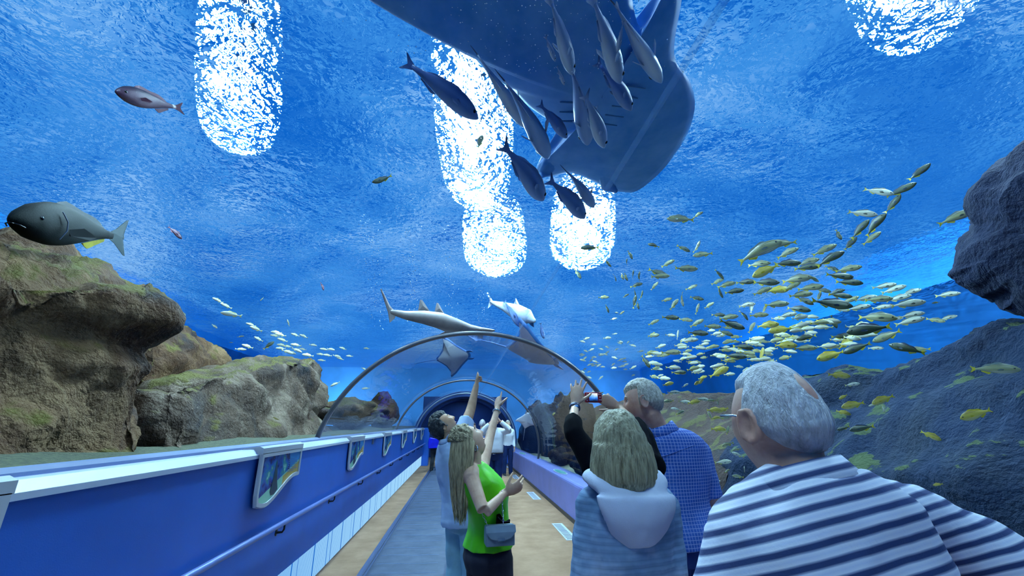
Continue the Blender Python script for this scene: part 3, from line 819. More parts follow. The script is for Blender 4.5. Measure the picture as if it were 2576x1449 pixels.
def proto_fish(key, skin, fin, tailm, name, full=True, **kw):
    body, tl, ds, an, pc, ey = fish_parts(**kw)
    if full:
        root = body.build(name, skin, None, True)
        tl.build('tail_fin', tailm, root); ds.build('dorsal_fin', fin, root); an.build('anal_fin', tailm, root)
        [q.build('pectoral_fin', fin, root) for q in pc]; [q.build('eye', M_eye, root, True) for q in ey]
    else:                                     # far copies: one mesh with its fins
        b = MB()
        for q, mi in ((body, 0), (tl, 1), (ds, 1), (an, 1)): b.add(q.v, q.f, mi)
        root = b.build(name, [skin, tailm], None, True)
    PROTO[key] = [root, False]
    return root
def place_fish(key, p, h, length, label, cat, group, up=Vector((0, 0, 1)), roll=0):
    r = PROTO[key]
    o = r[0] if not r[1] else copy_tree(r[0]); r[1] = True
    m = heading_matrix(h, up, roll)
    o.matrix_world = Matrix.Translation(Vector(p)) @ m @ Matrix.Scale(length, 4)
    tag(o, label, cat, group); return o
def view_axes(px, py):
    d = ray(px, py).normalized()
    r = Vector((cos(YAW), -sin(YAW), 0)); r = (r - d*r.dot(d)).normalized()
    return d, r, r.cross(d)
def fish_px(key, px, py, lpx, ang, size, label, cat, group, face='R', yaw=0, roll=0):
    """a fish of real length `size`, at the distance where it spans lpx, swimming at `ang` in the view, turned `yaw` away"""
    d, r, u = view_axes(px, py)
    st = 1 + (((px-1288)/F)**2 + ((py-724)/F)**2)     # wide-angle stretch
    dist = size*cos(R(yaw))*F*sqrt(st)*((1+st)/2)**.0/lpx
    a = R(ang); s = 1 if face == 'R' else -1
    h = (r*cos(a)*s + u*sin(a)*(1 if face == 'R' else -1))*cos(R(yaw)) + d*sin(R(yaw))
    up = Vector((0, 0, 1)) if abs(h.z) < .93 else r*-1
    p = CAM + d*dist
    while not (TX0+.5 < p.x < TX1-.5 and p.y < TY1-.5 and .7 < p.z < SURF-.3) and dist > 2:
        dist *= .93; size *= .93; p = CAM + d*dist
    return place_fish(key, p, h, size, label, cat, group, up, roll)

def fish_x(key, px, py, lpx, ang, X_, label, cat, group, face='R', yaw=0):
    """like fish_px, but at the given distance sideways from the walk"""
    p = at_x(px, py, X_); st = 1 + (((px-1288)/F)**2 + ((py-724)/F)**2)
    size = lpx*(p-CAM).length/(F*sqrt(st)*cos(R(yaw)))
    d, r, u = view_axes(px, py); a = R(ang); s = 1 if face == 'R' else -1
    h = (r*cos(a)*s + u*sin(a)*s)*cos(R(yaw)) + d*sin(R(yaw))
    return place_fish(key, p, h, size, label, cat, group)
for k, bend in enumerate((0, .9, -.9)):
    proto_fish('g%d' % k, M_grunt, M_gfin, M_yfin, 'grunt', bend=bend)
    proto_fish('d%d' % k, M_gruntd, M_dfin, M_yfin, 'grunt', bend=bend)
    proto_fish('p%d' % k, M_gruntp, M_gfin, M_pfin, 'grunt', depth=.28, bend=bend)
    proto_fish('y%d' % k, M_gold, M_yfin, M_yfin, 'grunt', depth=.36, bend=bend)
    proto_fish('sg%d' % k, M_grunt, M_gfin, M_yfin, 'grunt', False, bend=bend, seg=10)
    proto_fish('sd%d' % k, M_gruntd, M_dfin, M_yfin, 'grunt', False, bend=bend, seg=10)
    proto_fish('sy%d' % k, M_gold, M_yfin, M_yfin, 'grunt', False, bend=bend, depth=.34, seg=10)
    proto_fish('sp%d' % k, M_gruntp, M_gfin, M_pfin, 'grunt', False, bend=bend, seg=10)
# the school on the right: (x, y, length, angle, facing, kind) measured in a 2.228x enlargement whose corner is (1420, 380)
SCH = [(1990,122,125,55,'R','d'),(1890,222,140,38,'R','d'),(1760,228,140,-12,'R','p'),(1845,300,120,68,'R','d'),(1670,350,135,-8,'R','p'),(1735,415,155,54,'R','d'),(1657,440,130,58,'R','d'),
 (1603,522,95,58,'R','d'),(1722,490,105,45,'R','g'),(1537,468,65,-62,'R','d'),(2195,372,160,32,'R','g'),(650,382,145,-3,'L','g'),(748,356,60,28,'R','g'),(775,580,105,8,'L','g'),
 (1090,560,240,26,'R','g'),(1215,520,150,8,'L','g'),(1248,570,118,26,'R','g'),(1457,555,125,30,'R','g'),(1490,602,145,32,'R','d'),(1360,622,115,16,'R','g'),(1362,652,130,10,'R','d'),(1090,632,115,4,'R','g'),
 (1250,630,130,3,'R','d'),(1128,672,145,28,'L','y'),(1590,662,125,14,'R','g'),(1542,702,125,-4,'R','d'),(1596,737,125,-4,'R','d'),(1500,658,75,-28,'R','d'),(1300,717,150,8,'R','g'),(1395,717,60,-30,'R','d'),
 (1015,735,100,5,'R','d'),(1130,737,130,0,'R','d'),(680,662,125,2,'R','g'),(580,630,80,30,'R','g'),(525,683,115,-22,'R','d'),(537,702,100,3,'R','g'),(666,546,80,-26,'R','d'),(747,537,72,74,'R','g'),
 (498,527,62,-12,'L','d'),(142,542,105,2,'L','d'),(405,750,66,14,'R','d'),(505,757,60,50,'R','g'),(242,630,55,-42,'R','d'),(75,688,65,-58,'R','d'),(368,582,55,-62,'R','d'),(347,622,42,80,'R','d'),
 (286,710,45,-82,'R','d'),(325,702,42,-74,'R','d'),(345,706,48,-68,'R','d'),(384,690,48,84,'R','d'),(416,702,58,78,'R','d'),(714,765,64,28,'R','g'),(870,792,72,-62,'R','d'),(868,690,70,-50,'R','d'),(858,732,72,26,'R','g'),
 (910,748,92,14,'R','g'),(952,787,100,10,'R','d'),(1195,780,115,8,'R','y'),(1110,785,100,25,'R','g'),(1275,760,100,34,'R','g'),(1378,767,125,10,'R','g'),(1450,782,75,-12,'R','d'),(1522,790,85,18,'R','d'),(1548,812,105,-5,'R','d'),
 (1500,858,185,-8,'R','d'),(1325,806,115,8,'R','g'),(1345,838,95,-28,'R','d'),(1430,815,60,80,'R','d'),(1598,838,95,28,'R','g'),(1690,826,105,14,'R','p'),(1760,832,125,6,'R','g'),(1795,758,105,15,'R','p'),(1845,776,115,22,'R','p'),
 (1942,790,95,20,'R','p'),(1872,825,115,18,'R','p'),(1925,857,150,10,'R','p'),(1948,918,110,12,'R','p'),(1935,955,135,18,'R','p'),(2148,805,105,10,'R','p'),(2082,850,34,10,'L','d'),(2080,948,80,-12,'R','g'),(2150,935,80,18,'R','p'),
 (1750,932,175,-4,'R','g'),(1705,1000,200,10,'L','d'),(1810,1040,145,24,'L','g'),(1640,1105,140,24,'L','d'),(1490,1148,135,18,'L','y'),(1915,1108,150,-18,'L','d'),(1985,1112,90,5,'L','g'),(1575,1080,95,42,'R','y'),(1355,1045,100,14,'L','d'),
 (1210,1000,120,12,'L','y'),(742,825,74,-12,'R','d'),(745,885,66,72,'R','g'),(615,860,75,54,'R','g'),(655,832,82,-74,'R','g'),(572,835,62,18,'R','g'),(595,935,92,0,'R','d'),(680,946,74,-8,'R','g'),(742,965,84,30,'R','g'),
 (500,960,66,26,'R','g'),(395,792,50,-80,'R','d'),(393,845,80,78,'R','d'),(435,808,56,84,'R','d'),(413,866,44,-80,'R','d'),(220,820,60,2,'R','g'),(240,884,50,-70,'R','d'),(345,810,36,30,'R','d'),(322,908,36,40,'R','g'),
 (812,865,60,34,'R','g'),(1020,862,90,8,'R','p'),(1050,880,66,80,'R','p'),(1190,860,120,6,'R','g'),(1125,885,60,75,'R','g'),(1310,885,120,-10,'R','d'),(1090,920,95,4,'R','g'),(1250,920,95,14,'R','p'),(865,918,70,-6,'R','d'),
 (920,932,100,8,'R','g'),(1010,920,66,-62,'R','d'),(940,975,130,-18,'R','d'),(830,985,90,0,'R','g'),(750,1022,105,-2,'R','d'),(905,1020,80,-22,'R','d'),(1050,990,70,60,'R','g'),(1140,975,110,6,'R','y'),(1510,955,80,-72,'R','d'),
 (1560,1040,110,2,'R','d'),(1650,880,110,16,'R','p'),(1780,875,90,10,'R','p'),(1860,940,60,8,'R','p'),(1745,1105,70,0,'R','p'),(1240,1090,110,0,'R','y'),(1005,1098,100,-10,'R','d'),(960,1150,110,-4,'R','d'),(1110,1140,80,80,'R','y'),(1350,1105,110,2,'R','g'),
 (635,1030,55,80,'R','p'),(700,1060,95,5,'R','p'),(540,1095,60,20,'R','p'),(455,1180,80,-58,'R','d'),(600,1130,100,4,'R','g'),(870,1240,110,30,'R','y'),(775,1270,50,20,'R','y'),(640,1240,80,0,'R','d')]
KW = {'g': 'silvery olive grunt', 'd': 'dark backed grunt with yellow tail', 'p': 'pale silver grunt', 'y': 'golden yellow grunt'}
def sch_label(k, x, y, l, a):
    if y < 500 and x > 1500: w = 'in the string rising above the school'
    elif y < 560 and x < 1100: w = 'straggling above the upper left of the school'
    elif x < 560: w = 'among scattered fish left of the school'
    elif x > 1780: w = 'at the right end of the school'
    elif y < 760: w = 'in the upper layer of the school'
    elif y < 960: w = 'in the middle layer of the school'
    else: w = 'in the lower layer of the school'
    return KW[k] + ' ' + w, KW[k].replace('grunt', 'grunts') + ' ' + w
fr = random.Random(11)
n_s = 0
for (x, y, l, a, f, k) in SCH:
    px, py = 1420 + x/2.2284, 380 + y/2.2284
    lpx = l/2.2284
    key = ('' if lpx > 27 else 's') + k + str(fr.choice((0, 0, 1, 2)))
    size = .46 if l > 165 else (.38 if l > 110 else .33)
    lab, grp = sch_label(k, x, y, l, a)
    fish_px(key, px, py, lpx, a, size, lab, 'fish', grp, f, fr.uniform(-18, 18)); n_s += 1
# the dense, distant heart of the school
def dense(n, area, lens, kinds, lab, grp, size=.30, ang=(-12, 18)):
    c = 0
    while c < n:
        x, y = area(fr)
        l = fr.uniform(*lens)/2.2284
        fish_px('s' + fr.choice(kinds) + str(fr.choice((0, 1, 2))), 1420 + x/2.2284, 380 + y/2.2284, l, fr.uniform(*ang), size*fr.uniform(.85, 1.1), lab, 'fish', grp, 'R' if fr.random() < .85 else 'L', fr.uniform(-35, 35)); c += 1
def band(r):
    x = r.uniform(470, 1330); y = r.gauss(1120 - .11*(x-900), 62); return x, min(1275, max(930 - .05*(x-600), y))
def band2(r):
    return r.uniform(1180, 1700), r.gauss(985, 55)
def band3(r):
    return min(560, 90 + abs(r.gauss(0, 1))*190), r.gauss(1165, 78)
dense(112, band, (42, 74), 'ppg', 'small pale grunt packed in the dense distant heart of the school', 'small pale grunts in the dense heart of the school')
dense(34, band2, (62, 96), 'ppg', 'pale grunt in the distant right half of the school', 'pale grunts in the distant right half of the school')
dense(58, band3, (24, 40), 'pp', 'tiny far grunt at the left fringe of the school over the arched joint', 'tiny far grunts at the left fringe of the school', .30, (-25, 40))
# fish against the dark rock wall at right, measured at 2.752x from (1640, 820)
RW = [(1295,342,125,-6,'R','y','yellowish grunt just right of the balding head, topmost there'),(1385,405,90,8,'R','p','pale grunt with raised fins right of the balding head'),(1325,492,60,30,'L','y','yellow grunt half hidden by the right side of the balding head'),(1390,548,135,14,'L','y','yellow tailed grunt beside the balding head at ear height'),
 (1325,600,85,-18,'R','y','yellow grunt touching the outline of the balding head'),(1452,708,145,12,'L','d','dark grunt with bright yellow fins right of the balding head'),(1325,708,80,18,'L','d','dim grunt peeping from behind the balding head, lower right'),(1598,512,135,24,'L','y','yellow grunt of the close trio on the dark wall, upper right'),
 (1600,570,50,-80,'R','p','small pale grunt hanging nose down below the trio'),(1530,547,55,20,'L','p','small white grunt at the left of the trio'),(1930,760,110,-32,'R','y','yellow grunt diving on the dark wall with tail up'),(2245,612,180,20,'L','y','yellow and white grunt alone in the middle of the dark wall'),(2370,298,240,-2,'R','g','grey grunt with yellow tail at the right edge on the dark wall'),(1980,1098,55,10,'L','y','small yellow fish just above the striped shoulder')]
for (x, y, l, a, f, k, lab) in RW:
    fish_x(k + str(fr.choice((0, 1))), 1640 + x/2.752, 820 + y/2.752, l/2.752, a, 2.85, lab, 'fish', None, f, fr.uniform(-10, 10))
BW = [(150,460,85,0),(225,525,80,-8),(290,528,80,10),(350,507,80,-6),(415,515,60,0),(455,525,50,-80),(430,582,95,0),(490,582,80,20),(440,637,60,10),(500,635,70,6),(402,622,62,-68),(460,715,95,-4),(525,722,60,70),(380,846,55,-6),(525,820,80,16),(585,855,55,10),(596,892,78,-22),(492,942,110,4),(518,1005,46,30),(640,992,40,82),(596,1042,72,-8),(450,1075,46,8),(165,575,66,-10),(196,600,60,24),(112,402,76,14),(345,378,60,50),(320,392,60,30),(230,412,50,30),(60,470,60,0),(120,520,70,5)]
for (x, y, l, a) in BW:
    fish_x(fr.choice(('y0', 'y1', 'g0', 'g2', 'p0')), 1640 + x/2.752, 820 + y/2.752, l/2.752, a, fr.uniform(2.75, 3.0), 'yellowish grunt before the brown rock between plaid man and balding man', 'fish', 'yellowish grunts before the brown rock wall', fr.choice('RRL'), fr.uniform(-20, 20))
# little golden fish around the reef on the far right
proto_fish('s_y', M_gold, M_yfin, M_yfin, 'golden_damselfish', False, depth=.42, seg=8)
for i in range(64):
    px = fr.uniform(1318, 1452); py = fr.gauss(1085 + (1452-px)*-.12, 30)
    d, r, u = view_axes(px, py)
    p = at_x(px, py, fr.uniform(2.9, 4.0))
    if p.y > 18.5 or p.y < 5: continue
    place_fish('s_y', p, (fr.uniform(-1, 1), fr.uniform(-1, 1), fr.uniform(-.3, .3)), .16, 'little golden fish around the reef beyond the right glass', 'fish', 'little golden fish around the reef')
# left school, 2.337x from (0, 500)
proto_fish('silver', M_gruntp, M_gfin, M_pfin, 'silver_fish', False, depth=.26, seg=10)
LS = [(1280,597,62,-30),(1330,630,66,-30),(1360,680,110,-12),(1475,740,55,-20),(1505,765,72,-25),(1625,785,60,-10),(1650,800,60,-15),(1615,805,50,-10),(1660,830,60,-20),(1735,800,50,-20),(1785,808,50,-25),(1520,825,56,-30),(1455,868,64,-20),(1415,885,60,-5),(1655,860,52,-8),(1690,868,50,-8),(1740,860,60,-10),(1745,890,60,-25),(1690,900,66,-20),(1650,880,54,-4),(1715,905,50,-20),(1840,860,44,-10),(1780,885,40,-10),(1905,885,50,-10),(1945,885,46,-12),(2015,880,44,-20),(2155,880,36,-5),(1810,920,64,-10),(1885,915,46,-6),(1925,920,50,-10),(1980,925,46,-15),(2000,940,44,-20),(1890,950,44,-5),(2055,925,40,-5),(1085,680,30,-60),(1415,810,36,10),(1360,845,20,0),(1695,730,44,-70),(1540,590,30,50),(2140,1000,34,-30),(2150,1115,46,5),(1970,1090,56,25)]
for (x, y, l, a) in LS:
    up_ = 'upper straggler' if y < 700 else ('fish in the thick of' if x < 1800 else 'fish in the trailing end of')
    lab = {'upper straggler': 'small silver fish above the left school, near the rock slope', 'fish in the thick of': 'small silver fish in the thick of the left school above the slab', 'fish in the trailing end of': 'small silver fish trailing right of the left school towards the arch'}[up_]
    fish_px('silver', x/2.337, 500 + y/2.337, l/2.337, a, .26, lab, 'fish', lab.replace('fish', 'fishes', 1), 'L' if fr.random() < .75 else 'R', fr.uniform(-20, 20))
fish_px('d0', 1580/2.337, 500+862/2.337, 70/2.337, 40, .3, 'dark grunt among the small silver fish of the left school', 'fish', None, 'R')
fish_px('p0', 1262/2.337, 500+750/2.337, 36/2.337, -40, .26, 'plump white fish alone left of the left school', 'fish', None, 'R', 45)
# singles at left
proto_fish('grouper', M_group, mat_plain('dark_grouper_fin', (12,20,24), .6), mat_plain('grouper_tail', (30,48,50), .5), 'grouper', depth=.25, thick=.16, fork=.30, dorsal=.045, tail=.20, bend=.15, eye=.012)
gp = place_fish('grouper', (at_x(25, 551, -3.0) + at_x(300, 597, -3.3))/2, at_x(25, 551, -3.0) - at_x(300, 597, -3.3), (at_x(25, 551, -3.0) - at_x(300, 597, -3.3)).length, 'large dark grouper with pale tail edge above the left rock', 'fish', None)
for ch in gp.children:
    if ch.name.startswith('anal_fin'): ch.data = ch.data.copy(); ch.data.materials.clear(); ch.data.materials.append(M_yfin); ch['label'] = 'yellow anal fin'
b = MB(); b.tube([(.455,-.036,-.034),(.482,-.026,-.022),(.499,0,-.016),(.482,.026,-.022),(.455,.036,-.034)], [.0035]*5, 6); b.build('mouth', M_eye, gp, True)
for s_ in (-1, 1):
    b = MB(); b.tube([(.27,s_*.078,.08),(.245,s_*.092,.03),(.245,s_*.092,-.02),(.27,s_*.078,-.07)], [.003]*4, 6); b.build('gill_cover', M_dfin, gp, True)
proto_fish('red', M_red, mat_plain('red_fin', (110,60,80), .5), mat_plain('red_tail', (100,50,70), .5), 'red_snapper', depth=.30, bend=.5)
place_fish('red', (at_d(315, 238, 5.6)+at_d(424, 270, 5.9))/2, at_d(315, 238, 5.6)-at_d(424, 270, 5.9), .62, 'red-brown fish alone under the left water surface', 'fish', None)
fish_px('red', 441, 585, 40, -55, .34, 'small pinkish fish nose down in the open blue, right of the grouper', 'fish', None, 'R')
fish_px('red', 811, 720, 22, -75, .28, 'tiny reddish fish above the left school', 'fish', None, 'R')
fish_px('d1', 962, 453, 52, 12, .42, 'dark slender fish overhead left of the glittering lamp', 'fish', None, 'L')
fish_px('y1', 126, 683, 62, 80, .26, 'pale yellowish fish seen end-on in front of the left rock', 'fish', None, 'R', 40)
# jacks travelling under the manta: tail and head points in a 2.498x enlargement from (900, 0)
proto_fish('j0', M_jack, M_jack, M_jack, 'jack', depth=.21, thick=.14, fork=1.2, dorsal=.03, tail=.13)
proto_fish('j1', M_jackd, M_jackd, M_jackd, 'jack', depth=.24, thick=.15, fork=1.2, dorsal=.03, tail=.13, bend=.25)
JK = [((305,378),(752,745),'j1',3.9,'dark blue jack, leftmost of those under the manta, against the glittering lamp'),((735,318),(1060,800),'j0',4.0,'grey jack with forked tail before the white lamp glitter'),((950,440),(1192,990),'j1',3.8,'dark jack overlapping the manta edge'),((1150,655),(1312,865),'j1',4.0,'short dark jack at the edge of the manta wing'),
 ((938,912),(1165,1255),'j1',3.7,'dark jack below the manta head lobe'),((1222,1130),(1424,1368),'j1',3.7,'round backed jack, lowest of those under the manta'),((1325,1040),(1480,1300),'j1',3.85,'dark jack meeting the end of the bright seam'),((1600,0),(1905,515),'j0',3.6,'big silver jack with bright back near the manta right wing'),
 ((1470,-40),(1648,520),'j0',3.65,'long silver jack in the middle of the manta belly'),((1205,-30),(1345,465),'j0',3.7,'slim jack lit white along its back on the manta belly'),((1520,380),(1718,690),'j1',3.8,'dim jack nose down on the dark manta right wing'),((1378,370),(1440,905),'j1',3.85,'dim long jack on the manta near its head'),
 ((1425,585),(1548,925),'j0',3.6,'jack with bright white back edge on the dark manta'),((1178,225),(1240,385),'j0',3.6,'small pale jack high on the manta belly'),((1250,415),(1298,535),'j0',3.6,'smallest jack on the manta belly'),((1668,130),(1630,330),'j0',3.55,'short bright jack crossing between two silver jacks')]
for (a, c, key, z, lab) in JK:
    A = at_z(900+a[0]/2.498, a[1]/2.498, z); B = at_z(900+c[0]/2.498, c[1]/2.498, z-.06)
    place_fish(key, (A+B)/2, B-A, (B-A).length*1.02, lab, 'fish', None, Vector((0, 0, 1)), R(fr.choice((35, 50, -30))))
fish_px('d0', 1208, 356, 34, 70, .34, 'small dark fish alone in the brightest glitter', 'fish', None, 'R', 50)

# ------------------------------------------------------------------ rays and sharks
def _raymat(name, c1, c2):
    t = NT(name); v = t.coord(); t.bsdf(t.ramp(t.noise(v, 2.2, 4, .6), [(.35, lin(c1)), (.68, lin(c2))]), .5); return t.m
M_manta = _raymat('manta_skin', (64,142,218), (112,170,232))
M_shark = _raymat('grey_brown_shark_skin', (128,118,120), (160,148,146))
M_pale = _raymat('pale_ray_belly', (196,208,232), (228,234,246))
M_blueray = _raymat('blue_ray_skin', (24,80,150), (50,110,180))
M_pink = _raymat('pale_wing_underside', (150,146,176), (184,178,204))
# the huge manta overhead: outline in the photograph, laid at its own height with real thickness
OUT = [(1715,0),(1698,95),(1699,152),(1733,200),(1748,255),(1738,315),(1704,380),(1655,440),(1602,481),(1566,484),(1528,474),(1482,452),(1440,436),(1405,440),(1372,446),(1350,432),(1356,408),(1392,378),(1424,338),(1402,316),(1330,268),(1285,222),(1230,186),(1150,104),(1052,62),(985,28),(940,0),(860,-50),(900,-95),(1050,-120),(1250,-170),(1420,-230),(1500,-240),(1560,-130),(1585,-30),(1598,40),(1614,72),(1640,50),(1662,0),(1690,-60),(1712,-50)]
cz = 4.35
def smooth_closed(P, k=3):
    n = len(P); o = []
    for i in range(n):
        a, b_, c, d = (Vector(P[(i+j) % n]) for j in (-1, 0, 1, 2))
        for q in range(k):
            u = q/k; o.append(tuple(.5*(2*b_ + (c-a)*u + (2*a-5*b_+4*c-d)*u*u + (3*b_-a-3*c+d)*u**3)))
    return o
OUT = smooth_closed(OUT)
cen = at_z(1500, 215, cz)
pts = [at_z(px, py, cz + .22*min(1, abs(px-1500)/500)**2) - cen for px, py in OUT]
NR = 12; top = []; botm = []
for q in range(NR+1):
    u = q/NR; hgt = .17*(1-u**2.2)**.8
    top.append([Vector((p.x*u, p.y*u, p.z*u*u + hgt*.7)) for p in pts]); botm.append([Vector((p.x*u, p.y*u, p.z*u*u - hgt)) for p in pts])
b = MB(); n = len(pts); b.loft([[p*.999 + Vector((1e-4, 0, 0)) if 0 else p for p in r] for r in (top[1:] + botm[1:-1][::-1])])
mr = b.build('manta_ray', M_manta, None, True, cen); tag(mr, 'huge dark blue manta ray overhead seen from below', 'manta ray')
for s, (px, py) in ((0, (1372, 432)), (1, (1530, 470))):
    b = MB()
    p = at_z(px, py, cz-.05) - cen; q = at_z(px+(-10 if s == 0 else 18), py+(10), cz-.12) - cen
    b.tube([p*.8, p, q], [(.10, .05), (.085, .04), (.03, .02)], 10)
    b.build('cephalic_fin', M_manta, mr, True)
b = MB(); p0 = at_z(1490, -120, cz) - cen
b.tube([p0*.8, p0*1.3, p0*1.9], [.03, .018, .008], 8); b.build('tail', M_manta, mr, True)
M_gill = mat_plain('gill_shadow', (60,110,170), .6)
for s in (-1, 1):
    for k in range(5):
        b = MB(); c0 = Vector((.10*s + .02*k*s, .25 - .11*k, -.168 + .004*k)); b.tube([c0, c0 + Vector((.16*s, .02, .004))], [.012, .006], 6); b.build('gill_slit', M_gill, mr, True)

def shark(name, pts, rad, label, m, fins, under=None, cat='shark'):
    """body along points tail -> snout; fins: (index position, outline in (along, out) metres, outward vector)"""
    P = [Vector(p) for p in pts]; c = sum(P, Vector())/len(P)
    b = MB(); b.tube([p-c for p in P], rad, 18, up=(0, 0, 1)); o = b.build(name, m, None, True, c); tag(o, label, cat)
    for fname, i, poly, out, mm in fins:
        T = (P[min(i+1, len(P)-1)]-P[max(i-1, 0)]).normalized(); out = Vector(out); out = (out - T*out.dot(T)*.3).normalized()
        nn = T.cross(out).normalized()
        v = [P[i]-c + T*a + out*h for a, h in poly]; k = len(v); ce = sum(v, Vector())/k
        b = MB(); vv = [q+nn*.004 for q in v] + [q-nn*.004 for q in v] + [ce+nn*.02, ce-nn*.02]
        f = []
        for j in range(k):
            l = (j+1) % k; f += [(j, l, k+l, k+j), (l, j, 2*k), (k+j, k+l, 2*k+1)]
        b.add(vv, f); b.build(fname, mm or m, o, False)
    return o
A = [at_z(px, py, z) for px, py, z in ((985,785,3.75),(1020,793,3.75),(1065,798,3.74),(1105,806,3.72),(1140,820,3.7),(1180,831,3.66),(1215,833,3.62),(1242,831,3.6))]
right = Vector((1, .6, 0)).normalized()
shark('shark', A, [(.03,.05),(.06,.09),(.13,.14),(.2,.17),(.25,.17),(.24,.12),(.15,.07),(.03,.02)], 'grey-brown guitar shark gliding over the nearest arched joint', M_shark,
      [('tail_fin', 0, [(.12,.0),(-.05,.12),(-.28,.42),(-.30,.40),(-.08,-.02),(-.02,-.22),(.08,-.12)], (0,0,1), None),
       ('dorsal_fin', 2, [(.15,.12),(-.05,.36),(-.10,.36),(-.12,.12)], (0,0,1), None), ('dorsal_fin', 3, [(.15,.15),(-.05,.36),(-.10,.36),(-.14,.15)], (0,0,1), None),
       ('pectoral_fin', 5, [(.25,.12),(-.05,.50),(-.28,.62),(-.30,.15)], (.75,-.35,-.45), M_blueray), ('pectoral_fin', 5, [(.25,.12),(-.05,.50),(-.28,.60),(-.35,.15)], (-.8,.5,-.1), None)])
A = [at_d(px, py, d) for px, py, d in ((1236,760,14.0),(1270,772,13.8),(1300,785,13.5),(1325,797,13.3),(1342,806,13.2))]
shark('shark', A, [.05,.15,.25,.25,.08], 'pale shark above the arched joint, lit from the right', M_pale, [('tail_fin', 0, [(.1,.0),(-.2,.3),(-.22,.28),(-.02,-.02),(-.1,-.25),(.02,-.1)], (0,0,1), None), ('dorsal_fin', 2, [(.15,.18),(-.1,.42),(-.16,.2)], (0,0,1), None), ('pectoral_fin', 3, [(.15,.15),(-.15,.55),(-.25,.5),(-.2,.15)], (.7,.2,-.6), M_blueray)])
fish_px('j1', 1288, 788, 78, -62, .8, 'dark jack beside the pale shark above the arch', 'fish', None, 'R')
fish_px('j1', 1364, 832, 42, -78, .6, 'dim jack hanging nose down right of the pale shark', 'fish', None, 'R')
def ray_fish(name, c, heading, span, label, m, mu, roll=0, dihedral=.25, up=Vector((0,0,1))):
    half = [(.42,0),(.40,.06),(.30,.14),(.16,.26),(0,.42),(-.12,.5),(-.13,.47),(-.10,.36),(-.16,.2),(-.26,.09),(-.33,.03)]
    ol = half + [(x, -y) for x, y in half[::-1] if y > 0]
    NR = 8; tp, bt = [], []
    for q in range(1, NR+1):
        u = q/NR; h = .05*(1-u*u)**.8
        tp.append([(x*u, y*u, dihedral*(abs(y*u))**1.5 + h) for x, y in ol]); bt.append([(x*u, y*u, dihedral*(abs(y*u))**1.5 - h*.8) for x, y in ol])
    b = MB(); b.loft(tp + bt[:-1][::-1]); k = len(b.f)
    nf = len(ol)
    for i in range(len(b.f)):
        b.mi[i] = 1 if i >= nf*(NR) and i < nf*(2*NR-2) else 0
    b.mi[-2] = 0; b.mi[-1] = 1
    o = b.build(name, [m, mu], None, True); tag(o, label, 'ray')
    o.matrix_world = Matrix.Translation(c) @ heading_matrix(heading, up, roll) @ Matrix.Scale(span, 4)
    b = MB(); b.tube([(-.3,0,0),(-.55,.01,.01),(-.9,.03,-.01)], [.012,.008,.003], 8); b.build('tail', m, o, True)
    for s in (-1, 1):
        b = MB(); b.tube([(.36,.08*s,0),(.43,.09*s,-.01),(.48,.07*s,-.03)], [(.03,.012),(.025,.01),(.008,.005)], 8); b.build('head_lobe', m, o, True)
    return o
ray_fish('manta_ray', at_d(1330, 890, 11.0), Vector((.9,-.5,-.35)), 2.0, 'blue manta ray behind the arched joint with one wing raised', M_blueray, M_pink, R(-28), .5)
ray_fish('stingray', at_d(1136, 899, 12.5), Vector((.8,-.2,.1)), 1.35, 'white bellied ray over the tunnel left of the pointing hand', M_blueray, M_pale, R(-55), .2)
ray_fish('stingray', at_d(1324, 1060, 13.5), Vector((.15,-.5,1)), .68, 'pale diamond shaped ray gliding up beyond the right glass', M_pale, M_pale, R(75), .1, Vector((1,0,0)))
# air bubbles in the water overhead
b = MB(); br = random.Random(4)
def bub(p, r):
    b.add([p+Vector(q)*r for q in ((1,0,0),(-1,0,0),(0,1,0),(0,-1,0),(0,0,1),(0,0,-1))], [(0,2,4),(2,1,4),(1,3,4),(3,0,4),(2,0,5),(1,2,5),(3,1,5),(0,3,5)])
for i in range(240): bub(at_z(br.gauss(1330, 190), br.uniform(-10, 190), 3.35+br.random()*.5), br.uniform(.0015, .004))
for cx, s in ((1040, 12), (1135, 10), (1205, 10), (940, 14)):
    for i in range(130):
        y = br.uniform(540, 830); bub(at_d(cx + br.gauss(0, s) + (y-700)*.06, y, 9.5), br.uniform(.005, .012))
o = b.build('bubbles', mat_plain('bubble_glint', (225,240,250), .2), None, True); tag(o, 'fine air bubbles drifting in the water overhead', 'bubbles', None, 'stuff')

for k_ in list(PROTO):                       # kinds that were never placed
    if not PROTO[k_][1]:
        for ch in list(PROTO[k_][0].children): bpy.data.objects.remove(ch)
        bpy.data.objects.remove(PROTO[k_][0])
# ------------------------------------------------------------------ people
def _skin(name, c, c2):
    t = NT(name); v = t.coord(); n = t.noise(v, 14, 4, .6)
    b = t.bsdf(t.ramp(n, [(.35, lin(c2)), (.65, lin(c))]), .5, 0, t.bump(t.noise(v, 160, 2), .12, .003), .4)
    b.inputs['Subsurface Weight'].default_value = 0; return t.m
M_skin = _skin('skin', (222,182,156), (204,158,134))
M_skin2 = _skin('ruddy_skin', (216,174,154), (192,142,126))
M_skin3 = _skin('tan_skin', (198,154,122), (176,130,100))
def _hair(name, c1, c2, sc=(60, 60, 6)):
    t = NT(name); v = t.coord(sc); n = t.noise(v, 1.6, 4, .65)
    t.bsdf(t.ramp(n, [(.3, lin(c1)), (.7, lin(c2))]), .42, 0, t.bump(n, .8, .02), .5); return t.m
M_hblack = _hair('black_hair', (6,7,10), (30,32,40), (70, 70, 30))
M_hblond = _hair('streaked_blond_hair', (104,84,62), (222,204,160))
M_hbob = _hair('dark_blond_bob_hair', (96,86,62), (196,186,150))
M_hwhite = _hair('white_blond_hair', (150,140,120), (238,232,220), (50, 50, 30))
